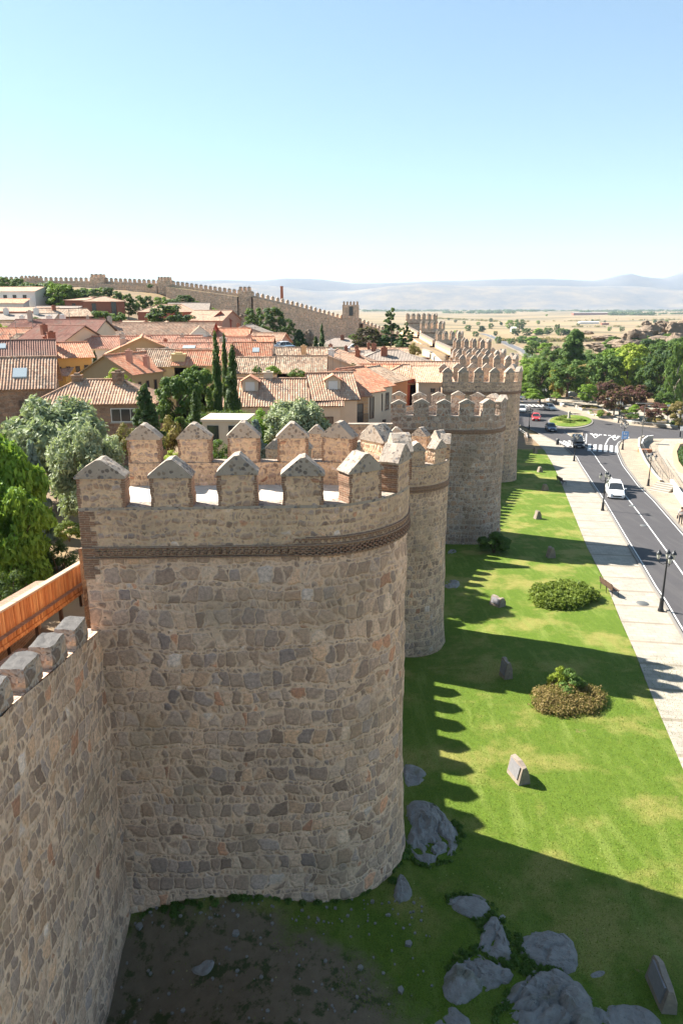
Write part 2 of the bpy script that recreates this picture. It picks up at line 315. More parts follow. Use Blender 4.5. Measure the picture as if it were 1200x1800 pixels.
def leaf(name,a,b,trans=.3):
    s=NT(name); k=s.attr('rnd'); o=s.oinfo(); c=s.mix(k,a,b)
    c=s.mix(1,c,s.ramp(o,[(0,(.86,.88,.85)),(1,(1.14,1.12,1.08))]),'MULTIPLY')
    s.col(c); s.b.inputs['Roughness'].default_value=.6
    tr=s.n.new('ShaderNodeBsdfTranslucent'); s.put(tr.inputs[0],s.mix(.5,c,(.30,.40,.05)))
    mx=s.n.new('ShaderNodeMixShader'); mx.inputs[0].default_value=trans; s.t.links.new(s.b.outputs[0],mx.inputs[1]); s.t.links.new(tr.outputs[0],mx.inputs[2])
    s.t.links.new(mx.outputs[0],s.n['Material Output'].inputs[0]); return s.m
LF={'green':((.035,.075,.014),(.095,.155,.035)),'bright':((.075,.14,.014),(.19,.29,.035)),'pine':((.055,.12,.014),(.17,.29,.035)),'dark':((.018,.045,.016),(.050,.090,.028)),
    'olive':((.13,.155,.095),(.28,.31,.20)),'cypress':((.022,.050,.014),(.060,.10,.026)),'purple':((.055,.022,.024),(.12,.050,.042)),'autumn':((.20,.14,.025),(.36,.26,.06)),
    'blue':((.075,.105,.095),(.16,.21,.19)),'yellowgreen':((.15,.20,.02),(.32,.38,.05)),'heather':((.12,.10,.03),(.28,.20,.08)),'heath_red':((.12,.08,.03),(.26,.19,.07)),'juniper':((.06,.095,.012),(.15,.19,.03)),'mulberry':((.03,.018,.016),(.07,.05,.03))}
for k,(a,b) in LF.items():
    f_=1.45 if k=='olive' else 1.25
    M['leaf_'+k]=leaf('leaves '+k,tuple(q*f_ for q in a),tuple(q*f_ for q in b))
# ---------------------------------------------------------------- mesh helpers
class MB:
    def __init__(s): s.v=[]; s.f=[]; s.mi=[]; s.uv=[]; s.sm=[]
    def face(s,pts,mi=0,uv=None,sm=False):
        i=len(s.v); s.v+= [tuple(map(float,p)) for p in pts]; s.f.append(tuple(range(i,i+len(pts)))); s.mi.append(mi); s.sm.append(sm)
        if uv is None:
            a,b,c=(np.array(pts[k],float) for k in (0,1,2)); n=np.cross(b-a,c-b); l=np.linalg.norm(n)
            if l<1e-12 and len(pts)>3: n=np.cross(np.array(pts[2])-b,np.array(pts[3])-np.array(pts[2])); l=np.linalg.norm(n)
            n=n/max(l,1e-12)
            if abs(n[2])>.75: uv=[(p[0],p[1]) for p in pts]
            else:
                t=np.array([-n[1],n[0]]); t/=max(np.linalg.norm(t),1e-9); uv=[(p[0]*t[0]+p[1]*t[1],p[2]) for p in pts]
        s.uv.append(uv)
    def grid(s,P,mi=0,UV=None,sm=True,closed=False):   # shared-vertex grid
        nr=len(P); nc=len(P[0]); base=len(s.v)
        for r in P: s.v+=[tuple(map(float,p)) for p in r]
        for i in range(nr-1):
            for j in range(nc-(0 if closed else 1)):
                j2=(j+1)%nc; s.f.append((base+i*nc+j,base+i*nc+j2,base+(i+1)*nc+j2,base+(i+1)*nc+j)); s.mi.append(mi); s.sm.append(sm)
                if UV: s.uv.append([UV[i][j],UV[i][j+1 if closed else j2],UV[i+1][j+1 if closed else j2],UV[i+1][j]])
                else:
                    p=[P[i][j],P[i][j2],P[i+1][j2],P[i+1][j]]; s.uv.append([(q[0]+q[1],q[2]) for q in p])
    def box(s,c,d,rz=0,mi=0,top=None):
        x,y,z=c; a,b,h=d[0]/2,d[1]/2,d[2]/2; ca,sa=math.cos(rz),math.sin(rz)
        def T(px,py,pz): return (x+px*ca-py*sa,y+px*sa+py*ca,z+pz)
        ta,tb=(a,b) if top is None else (a*top,b*top)
        q=[T(-a,-b,-h),T(a,-b,-h),T(a,b,-h),T(-a,b,-h),T(-ta,-tb,h),T(ta,-tb,h),T(ta,tb,h),T(-ta,tb,h)]
        for f in ((3,2,1,0),(4,5,6,7),(0,1,5,4),(1,2,6,5),(2,3,7,6),(3,0,4,7)): s.face([q[k] for k in f],mi)
    def tube(s,path,r,n=8,mi=0,cap=True):
        path=[Vector(p) for p in path]; rs=r if isinstance(r,(list,tuple)) else [r]*len(path); rings=[]
        for i,p in enumerate(path):
            d=(path[min(i+1,len(path)-1)]-path[max(i-1,0)]).normalized(); up=Vector((0,0,1)) if abs(d.z)<.9 else Vector((1,0,0))
            a=d.cross(up).normalized(); b=d.cross(a)
            rings.append([tuple(p+(a*math.cos(t)+b*math.sin(t))*rs[i]) for t in [k*2*math.pi/n for k in range(n)]])
        s.grid(rings,mi,None,True,True)
        if cap:
            s.face(rings[0],mi); s.face(rings[-1][::-1],mi)
    def lathe(s,c,prof,n=12,mi=0):
        s.grid([[(c[0]+r*math.cos(k*2*math.pi/n),c[1]+r*math.sin(k*2*math.pi/n),c[2]+z) for k in range(n)] for r,z in prof],mi,None,True,True)
    def prism(s,poly,z0,z1,mi=0):
        n=len(poly)
        for i in range(n):
            a,b=poly[i],poly[(i+1)%n]; s.face([(*a,z0),(*b,z0),(*b,z1),(*a,z1)],mi)
        s.face([(*p,z1) for p in poly],mi); s.face([(*p,z0) for p in poly[::-1]],mi)
    def build(s,name,mats,parent=None,attr=None):
        me=bpy.data.meshes.new(name); me.from_pydata(s.v,[],s.f)
        for m in (mats if isinstance(mats,(list,tuple)) else [mats]): me.materials.append(M[m] if isinstance(m,str) else m)
        me.polygons.foreach_set('material_index',s.mi); me.polygons.foreach_set('use_smooth',s.sm)
        uvl=me.uv_layers.new(name='UVMap'); uvl.data.foreach_set('uv',np.array([c for f in s.uv for c in f],float).ravel())
        me.update(); o=bpy.data.objects.new(name,me); COL.objects.link(o)
        if parent: o.parent=parent
        return o
def tag(o,label=None,cat=None,group=None,kind=None):
    if label: o['label']=label
    if cat: o['category']=cat
    if group: o['group']=group
    if kind: o['kind']=kind
    return o
def empty(name,loc,label,cat,rz=0,group=None):
    o=bpy.data.objects.new(name,None); COL.objects.link(o); o.location=loc; o.rotation_euler=(0,0,rz); o.empty_display_size=.3
    return tag(o,label,cat,group)
def kids(o): return [c for c in COL.objects if c.parent==o]
CH={}
def child_map():
    CH.clear()
    for o in bpy.data.objects:
        if o.parent: CH.setdefault(o.parent.name,[]).append(o)
def copy_tree(o,parent=None):
    c=o.copy(); COL.objects.link(c); c.parent=parent
    for ch in [q for q in bpy.data.objects if q.parent==o]: copy_tree(ch,c)
    return c
def jit(a): return (random.random()-.5)*2*a
# ---------------------------------------------------------------- ground
def axis(pts):
    out=[]
    for (a,b,st) in pts: out+=list(np.arange(a,b,st))
    return np.array(out)
xs=axis([(-9000,-1200,600),(-1200,-260,60),(-260,-60,5),(-60,-14,1),(-14,34,.5),(34,80,1),(80,260,4),(260,1200,60),(1200,9600,600)])
ys=axis([(-60,4,4),(4,60,.5),(60,140,1),(140,360,2),(360,900,15),(900,2000,80),(2000,9200,400)])
XX,YY=np.meshgrid(xs,ys); ZZ=gz(XX,YY)
ZZ=ZZ+np.where(YY>200,rng.normal(0,.12,XX.shape),0)-.06
v=np.stack([XX,YY,ZZ],-1).reshape(-1,3); nc=len(xs); idx=np.arange(len(v)).reshape(len(ys),nc)
fq=np.stack([idx[:-1,:-1],idx[:-1,1:],idx[1:,1:],idx[1:,:-1]],-1).reshape(-1,4)
me=bpy.data.meshes.new('ground'); me.from_pydata(v.tolist(),[],fq.tolist()); me.materials.append(M['ground']); me.polygons.foreach_set('use_smooth',[True]*len(me.polygons)); me.update()
g=bpy.data.objects.new('ground',me); COL.objects.link(g); tag(g,kind='structure')
def poly_fn(px):      # photo points on the ground -> x as a function of y
    q=sorted([gp(*p) for p in px],key=lambda t:t[1]); return (lambda y,Y=[t[1] for t in q],X=[t[0] for t in q]: np.interp(y,Y,X)),q
LE,leq=poly_fn([(1200,1355),(1171,1285),(1141,1215),(1116,1149),(1090,1091),(1064,1025),(1031,962),(1006,900),(987,852),(971,817),(957,793),(933,769),(909,756)])
KL,klq=poly_fn([(1188,1099),(1164,1057),(1147,1032),(1117,980),(1105,960),(1093,940),(1059,881),(1040,852),(1011,804),(992,786),(980,779),(960,769),(925,752),(900,743)])
CL,clq=poly_fn([(1200,1011),(1169,967),(1123,904),(1084,853),(1044,800),(1036,791),(1011,772),(991,760)])
KR,krq=poly_fn([(1199,936),(1150,880),(1123,854),(1097,820),(1086,797),(1084,786),(1088,778),(1100,771)])
y_arm0=gp(1100,771)[1]; y_arm1=gp(1140,752)[1]
FR,frq=poly_fn([(1140,752),(1100,748),(1060,740),(1020,734),(984,721),(955,709),(930,690),(915,677)])
def ext(fn,q,y):      # extend a line linearly towards the camera
    if y<q[0][1]:
        s=(q[3][0]-q[0][0])/(q[3][1]-q[0][1]); return q[0][0]+s*(y-q[0][1])
    return float(fn(y))
lawnE=lambda y: ext(LE,leq,y)-.0
kerbL=lambda y: ext(KL,klq,y) if y<klq[-1][1] else klq[-1][0]+(y-klq[-1][1])*.16
kerbR=lambda y: ext(KR,krq,y)
cenL=lambda y: ext(CL,clq,y)
def strip(name,y0,y1,fa,fb,off,mat,dy=.5,nx=6,kind='structure',wob=0):
    mb=MB(); P=[]; U=[]; n=max(2,int((y1-y0)/dy)+1)
    for y in np.linspace(y0,y1,n):
        a=fa(y)+(jit(wob) if wob else 0); b=fb(y); row=[]
        for k in range(nx+1):
            x=a+(b-a)*k/nx; row.append((x,y,float(gext(x,y))+off))
        P.append(row); U.append([(p[0],p[1]) for p in row])
    mb.grid(P,0,U,True); o=mb.build(name,mat); return tag(o,kind=kind)
xwf=lambda y: float(np.interp(y,WYS,WXS))+.8
strip('lawn',2,118,xwf,lambda y: lawnE(y)+jit(.05),.02,'lawn',.4,60)
strip('pavement',8,135,lawnE,lambda y:kerbL(y)-.0,.03,'pave',.5,8)
strip('road',14,330,lambda y:kerbL(y)-.1,lambda y: (kerbR(y)+.1 if y<y_arm0 else (140 if y<y_arm1 else float(FR(y)))) if y<frq[-1][1] else kerbL(y)+9,.045-.12+.0,'asphalt',.5,24) if False else None
def road_r(y):
    if y<y_arm0: return kerbR(y)
    if y<y_arm1: return 150.
    if y<frq[-1][1]: return float(FR(y))
    return kerbL(y)+9.
strip('road',14,330,kerbL,road_r,.045,'asphalt',.4,40)
strip('plaza',20,y_arm0,kerbR,lambda y:150,.04,'plaza',.5,30)
strip('pavement',20,y_arm0-1,lambda y:kerbR(y)+.3,lambda y:kerbR(y)+5.2+max(0,(y-70))*.03,.06,'pave_warm',.5,4)
strip('park_ground',y_arm1,frq[-1][1],lambda y:float(FR(y)),lambda y:float(FR(y))+4.5,.07,'pave_warm',.6,4)
strip('park_ground',y_arm1,225,lambda y:(float(FR(y)) if y<frq[-1][1] else kerbL(y)+9)+4.5,lambda y:120,.04,'plaza',1,20)
def kerb(name,fn,y0,y1,w=.17,h=.12,mat='kerb'):
    mb=MB(); ys_=np.linspace(y0,y1,int((y1-y0)/.7)+2); prof=[(0,0),(0,h),(w,h),(w,0)]
    P=[[(fn(y)+dx,y,float(gext(fn(y),y))+.03+dz) for dx,dz in prof] for y in ys_]; mb.grid(P,0,None,False); tag(mb.build(name,mat),kind='structure')
kerb('kerb',lambda y:kerbL(y)-.17,14,175); kerb('kerb',kerbR,20,y_arm0-.5); kerb('kerb',lambda y:float(FR(y)),y_arm1,frq[-1][1]-1)
def line(name,fn,y0,y1,w=.14,off=.052):
    strip(name,y0,y1,lambda y:fn(y)-w/2,lambda y:fn(y)+w/2,off,'paint',.5,1)
line('road_marking',lambda y:kerbL(y)+.20,14,112,.10); line('road_marking',lambda y:kerbR(y)-.22,20,y_arm0-3,.10); line('road_marking',cenL,20,clq[-1][1],.12)
def patch(name,px,off,mat,kind='structure',h=0):
    pts=[gp(*p) for p in px]; mb=MB()
    zs=[float(gext(*p))+off+h for p in pts]; mb.face([(p[0],p[1],z) for p,z in zip(pts,zs)])
    if h:
        n=len(pts)
        for i in range(n):
            j=(i+1)%n; mb.face([(*pts[i],zs[i]-h-.1),(*pts[j],zs[j]-h-.1),(*pts[j],zs[j]),(*pts[i],zs[i])])
    return tag(mb.build(name,mat),kind=kind)
# zebra crossings and give-way marks
for i in range(6):
    u=1035+i*9.6; patch('road_marking',[(u-3.6,793+i*.7),(u+2.6,793+i*.7),(u+3.2,781+i*.6),(u-2.2,781+i*.6)],.055,'paint')
for i in range(4):
    u=983+i*9; v0=778-i*.2; patch('road_marking',[(u+14,v0+8),(u+18,v0+6),(u-1,v0-3),(u-4,v0-2)],.056,'paint')
for i in range(5):
    u=926+i*8; patch('road_marking',[(u,714.5+i*.5),(u+4,714.5+i*.5),(u-4,710.5+i*.3),(u-8,710.5+i*.3)],.055,'paint')
for i in range(9):
    u=1036+i*8; patch('road_marking',[(u,763.5+i*.75),(u+5,764+i*.75),(u+5,762.6+i*.75),(u,762+i*.75)],.055,'paint')
for (u,v_) in ((1046,767),(1080,771)):
    for (a,b,c,d) in (((-7,-2),(7,-.5),(7,-1.7),(-7,-3.3)),((-7,-3),(-5,-3),(0,3.6),(-1.5,3.6)),((7,-1.5),(5,-1.5),(-1.5,3.6),(0,3.6))):
        patch('road_marking',[(u+q[0],v_+q[1]) for q in (a,b,c,d)],.057,'paint')
patch('road_marking',[(1028,780),(1030,780),(1031,763),(1029,763)],.055,'paint')
patch('road_marking',[(1062,782),(1064,782),(1070,771),(1068,771)],.055,'paint'); patch('road_marking',[(1068,771),(1070,771),(1082,765),(1079,765)],.0555,'paint')
patch('pavement',[(995,761),(1024,762),(1022,776),(1016,778)],.06,'pave_warm',h=.1)
# roundabout island
def blob_outline(cu,cv,ru,rv,n=28): return [(cu+ru*math.cos(t),cv+rv*math.sin(t)) for t in [k*2*math.pi/n for k in range(n)]]
patch('kerb',blob_outline(1002,742,40,12),.05,'kerb',h=.12); patch('island_grass',blob_outline(1002,741.5,37,10.4),.18,'lawn',h=.06)
# ---------------------------------------------------------------- walls and towers
def cap_mesh(mb,w,t,h,z0,mi,cx=0,seed=0):
    """gabled cap: ridge runs through the thickness, slightly hump-backed"""
    r=random.Random(seed); ov=.035; hw=w/2+ov; ht=t/2+ov
    prof=[(-hw,0),(-hw,.05),(-hw*.52,h*.60),(-.06,h*.97),(.07,h),(hw*.5,h*.63),(hw,.05),(hw,0)]
    prof=[(a+r.uniform(-.012,.012),b+(r.uniform(-.012,.012) if 0<b<h else 0)) for a,b in prof]
    P=[[(cx+a,yy,z0+b) for a,b in prof] for yy in (-ht,-ht*.3,ht*.4,ht)]
    P[1]=[(a+r.uniform(-.015,.015),b,c+r.uniform(-.015,.02)) for a,b,c in P[1]]; P[2]=[(a+r.uniform(-.015,.015),b,c+r.uniform(-.02,.02)) for a,b,c in P[2]]
    mb.grid(P,mi,None,False); mb.face(P[0][::-1],mi); mb.face(P[-1],mi)
def merlon_body(w,t,h,quoin,seed):
    r=random.Random(seed); mb=MB(); n=6; q=.07 if quoin else 0
    # front/back in columns so that the edges can be brick
    zs=[h*k/n for k in range(n+1)]; e=[r.uniform(-.024,.024) for _ in range(4*(n+1))]
    def X(s,k): return s*(w/2)+e[k+(0 if s<0 else n+1)]
    for k in range(n):
        z0,z1=zs[k],zs[k+1]
        for yy,flip in ((-t/2,0),(t/2,1)):
            xs_=[X(-1,k),-w/2+q*(1+.5*(k%2)),w/2-q*(1+.5*((k+1)%2)),X(1,k)] if q else [X(-1,k),X(1,k)]
            xt=[X(-1,k+1)]+xs_[1:-1]+[X(1,k+1)]
            for j in range(len(xs_)-1):
                f=[(xs_[j],yy,z0),(xs_[j+1],yy,z0),(xt[j+1],yy,z1),(xt[j],yy,z1)]
                if flip: f=f[::-1]
                mb.face(f,1 if (q and j!=1) else 0,[(p[0]+seed*3.1,p[2]) for p in f])
        for sx in (-1,1):
            f=[(X(sx,k),-t/2,z0),(X(sx,k),t/2,z0),(X(sx,k+1),t/2,z1),(X(sx,k+1),-t/2,z1)]
            if sx<0: f=f[::-1]
            mb.face(f,1 if q else 0,[(p[1]+seed,p[2]) for p in f])
    mb.face([(-w/2,-t/2,h),(w/2,-t/2,h),(w/2,t/2,h),(-w/2,t/2,h)],0)
    return mb
MER={}
def merlon(parent,loc,rz,w,t,h,hc,mat,quoin,seed,group=None):
    key=(round(w,2),t,h,hc,mat,quoin,seed)
    if key not in MER:
        o=merlon_body(w,t,h,quoin,seed).build('merlon',[mat,'brick'])
        cb=MB(); cap_mesh(cb,w,t,hc,h,0,0,seed); c=cb.build('cap','cap'); MER[key]=(o.data,c.data)
    else:
        o=bpy.data.objects.new('merlon',MER[key][0]); COL.objects.link(o); c=bpy.data.objects.new('cap',MER[key][1]); COL.objects.link(c)
    o.parent=parent; c.parent=o; o.location=loc; o.rotation_euler=(0,0,rz); return o
def tower(label,A,ang,L,r,zcap,mats,pitch,mw,depth=.5,hm=.8,hc=.45,par=.75,quoin=False,detail=False,first=None,zg=None,string=True,flare=.25,skip=0,seed=0,res=.45,group='crenellated towers along the town wall'):
    e1=np.array([math.cos(R(ang)),math.sin(R(ang))]); nrm=np.array([-e1[1],e1[0]]); A=np.array(A,float)
    C=A+e1*L+nrm*r
    T=empty('wall_tower',(A[0],A[1],zcap),label,'tower',0,group)
    arcl=L+math.pi*r+L
    def path(s,o=0.):      # outward offset o
        if s<=L: p=A+e1*s-nrm*o; th=R(ang)-math.pi/2; tn=th
        elif s<L+math.pi*r:
            th=(s-L)/r-math.pi/2+R(ang); p=C+(r+o)*np.array([math.cos(th),math.sin(th)]); tn=th
        else: p=A+e1*(arcl-s)+nrm*(2*r+o); tn=R(ang)+math.pi/2
        return p,tn
    zsill=zcap-hm; zfl=zsill-par; zs_=zsill-1.15 if detail else zsill-1.3
    nS=int(arcl/res)+1; ss=np.linspace(0,arcl,nS)
    rg=np.random.default_rng(seed+3)
    def wall(z0f,z1,off,nr,jitv=.0,fl=False):
        P=[];U=[]
        for k in range(nr+1):
            row=[];ur=[]
            for i,s in enumerate(ss):
                p0,_=path(s); z0=z0f(p0) ; z=z0+(z1-z0)*k/nr
                o=off+(rg.normal(0,jitv) if jitv else 0)
                if fl: o+=flare*max(0,1-(z-z0)/6)**1.6
                p,_=path(s,o); row.append((p[0],p[1],z)); ur.append((s,z))
            P.append(row);U.append(ur)
        return P,U
    base=(lambda p:float(gext(p[0]+.2,p[1]))-.8)
    O=np.array([A[0],A[1],zcap])
    def loc(P): return [[tuple(np.array(q)-O) for q in row] for row in P]
    P,U=wall(base,zs_,0,int((zs_-(-20))/.5)+14 if detail else 12,.022 if detail else .03,True)
    mb=MB(); mb.grid(loc(P),0,U,True)
    # town-side closing wall and floor
    pa,pb=path(0)[0],path(arcl)[0]
    zb=min(base(pa),base(pb)); f=[(pb[0],pb[1],zb),(pa[0],pa[1],zb),(pa[0],pa[1],zfl),(pb[0],pb[1],zfl)]
    mb.face([tuple(np.array(q)-O) for q in f],0,[(q[1],q[2]) for q in f]); body=mb.build('tower_shaft',mats[0],T)
    if detail and quoin:  # brick quoin on the town-side corner
        mb=MB(); z=zs_+.1
        for k in range(14):
            wq=.26 if k%2 else .40
            for t_ in range(1):
                zz=zcap-hm-.1-k*.13; p=A-nrm*.012+e1*(wq/2-.014); mb.box((p[0]-O[0]+nrm[0]*.1,p[1]-O[1]+nrm[1]*.1,zz-.065-O[2]),(wq,.26,.126),R(ang))
        mb.build('corner_quoin','brick',T)
    off2=.03
    P,U=wall(lambda p:zs_,zsill,off2,5,.006); mb=MB(); mb.grid(loc(P),0,U,True)
    inn=[path(s,-depth)[0] for s in ss]
    mb.grid(loc([[ (p[0],p[1],zsill) for p in inn],[(p[0],p[1],zfl) for p in inn]]),0,[[(s,zsill) for s in ss],[(s,zfl) for s in ss]],True)
    mb.build('parapet',mats[1],T)
    mb=MB(); out=[path(s,off2+.01)[0] for s in ss]; mb.grid(loc([[(p[0],p[1],zsill+.004+rg.normal(0,.012)) for p in out],[(p[0],p[1],zsill+.004+rg.normal(0,.012)) for p in inn]]),0,[[(p[0],p[1]) for p in out],[(p[0],p[1]) for p in inn]],False)
    mb.grid(loc([[(p[0],p[1],zsill-.07) for p in out],[(p[0],p[1],zsill+.004) for p in out]]),0)
    mb.build('sill','cap',T)
    mb=MB(); mb.face([tuple(np.array((p[0],p[1],zfl))-O) for p in inn],0); 
    mb.build('tower_floor','paving_top',T)
    if string:
        mb=MB()
        if detail:
            s=.35
            while s<arcl-.2:
                right=s>L-.35
                for k,(zz,hh,o,ww) in enumerate(((zs_+.04,.058,.11,.115),(zs_-.02,.058,.125,.12),(zs_-.08,.058,.11,.115),(zs_-.135,.05,.05,.21)) if not right else ((zs_+.10,.045,.05,.13),(zs_+.0,.05,.07,.13),(zs_-.055,.05,.09,.13),(zs_-.11,.05,.08,.13),(zs_-.165,.05,.095,.13),(zs_-.22,.05,.06,.13))):
                    a=path(s+.02*(k%2)+(.06 if (right and k%2) else 0),o/2-.05); mb.box((a[0][0]-O[0],a[0][1]-O[1],zz-O[2]),(ww*.82,o+.10,hh*.82),a[1]+math.pi/2+R(14 if not right else 0))
                if right:   # small triangles of brick above
                    for sg in (-1,1):
                        a=path(s+.05*sg,.02); b0=np.array([a[0][0],a[0][1],zs_+.14])-O; tdir=np.array([math.cos(a[1]+math.pi/2),math.sin(a[1]+math.pi/2),0]); nd=np.array([math.cos(a[1]),math.sin(a[1]),0])*.04
                        p0=b0+tdir*.06*sg; p1=b0-tdir*.05*sg+np.array([0,0,.13]); th=tdir*.03
                        mb.face([tuple(p0-th+nd),tuple(p0+th+nd),tuple(p1+th+nd),tuple(p1-th+nd)],0)
                s+=.165 if right else .19
            rows=[(zs_+.075,.028),(zs_+.27,.028),(zs_-.20,.02)]
            for zz,hh in rows[:]:
                sel=[s for s in ss if (s>L-.4 or zz<zs_+.2)]
                P=[[(*path(s,o)[0],zz+dz) for s in sel] for o,dz in ((.0,-hh),(.075,-hh),(.075,hh),(.0,hh))]; mb.grid(loc(P),0,None,True)
        else:
            for zz,hh,o in ((zs_,.09,.06),(zs_+.13,.035,.075),(zs_-.13,.035,.075)):
                P=[[(*path(s,oo)[0],zz+dz) for s in ss] for oo,dz in ((.0,-hh),(o,-hh),(o,hh),(.0,hh))]; mb.grid(loc(P),0,[[(s,dz*1.) for s in ss] for dz in (-hh-.02,-hh,hh,hh+.02)],True)
        mb.build('string_course','brick',T)
    mid=L+math.pi*r*.5; lst=[]; s=0.; i=0
    while s<mid:
        w=first if (i==0 and first) else mw*(1+.03*math.sin(i*2.3)); lst.append((s,w)); s+=w+(pitch-mw); i+=1
    s0_=s; e_=arcl; n_=max(1,round((arcl-s0_+pitch-mw)/pitch)); pb_=(arcl-s0_+pitch-mw)/n_
    for j in range(n_): w=mw*(1+.03*math.sin(j*1.7)); lst.append((arcl-j*pb_-w,w))
    for i,(s,w) in enumerate(lst):
        p,tn=path(s+w/2,off2-depth/2+.005)
        merlon(T,(p[0]-O[0],p[1]-O[1],zsill-zcap+random.uniform(-.02,.01)),tn+math.pi/2+jit(.02),w,depth,hm,hc,mats[1],quoin,i%7+seed*10).scale.z=random.uniform(.95,1.05)
    return T
big='stone'
tower('nearest and largest stone tower with gabled merlons, filling the foreground',(-6.63,17.72),2.5,5.82,2.9,-4.14,('stone','stone_small'),1.66,1.03,quoin=True,detail=True,first=1.19,hc=.50,seed=1,res=.3)
tower('second stone tower half hidden behind the nearest tower',(-4.0,37.9),-6,7.1,2.6,-7.3,('stone_warm','stone_small'),1.5,.92,seed=2,hc=.5)
tower('third stone tower with grey front, its merlons lower than the tiled roofs behind',(4.1,60.2),-5,6.7,3.0,-7.85,('stone_grey','stone_grey'),1.85,1.2,seed=3,hc=.36,hm=1.0,par=.7)
tower('fourth stone tower, tall one standing right beside the roundabout road',(12.3,90),-3,7.0,3.1,-7.95,('stone_warm','stone_warm'),1.9,1.2,seed=4,hm=1.2,hc=.6)
tower('fifth stone tower, only its row of merlons showing over the fourth',(19,120),-2,7.0,3.0,-8.55,('stone_warm','stone_warm'),1.85,1.1,seed=5,hm=1.3,hc=.7)
tower('sixth stone tower in the receding line of the wall',(22.2,144),-2,7.0,3.0,-9.1,('stone_warm','stone_warm'),1.85,1.05,seed=6,hm=1.4,hc=.7)
tower('seventh stone tower in the receding line of the wall',(26,170),-2,5.6,2.8,-8.3,('stone_warm','stone_warm'),1.85,1.05,seed=7,hm=1.4,hc=.8,res=.8)
tower('eighth stone tower, where the wall starts bending left',(26.2,205),-2,4.6,2.8,-7.9,('stone_far','stone_far'),1.85,1.1,seed=8,hm=1.4,hc=.9,res=.8)
tower('ninth stone tower with a lit side wall facing the town',(25.4,240),-2,5,2.8,-6,('stone_far','stone_far'),1.85,1.1,seed=9,hm=1.5,hc=.9,res=.8)
tower('farthest and broad corner tower at the bend of the wall',(23.7,274),-1,8.4,3,-3.9,('stone_far','stone_far'),1.9,1.2,seed=10,hm=1.4,hc=.8,res=.8)
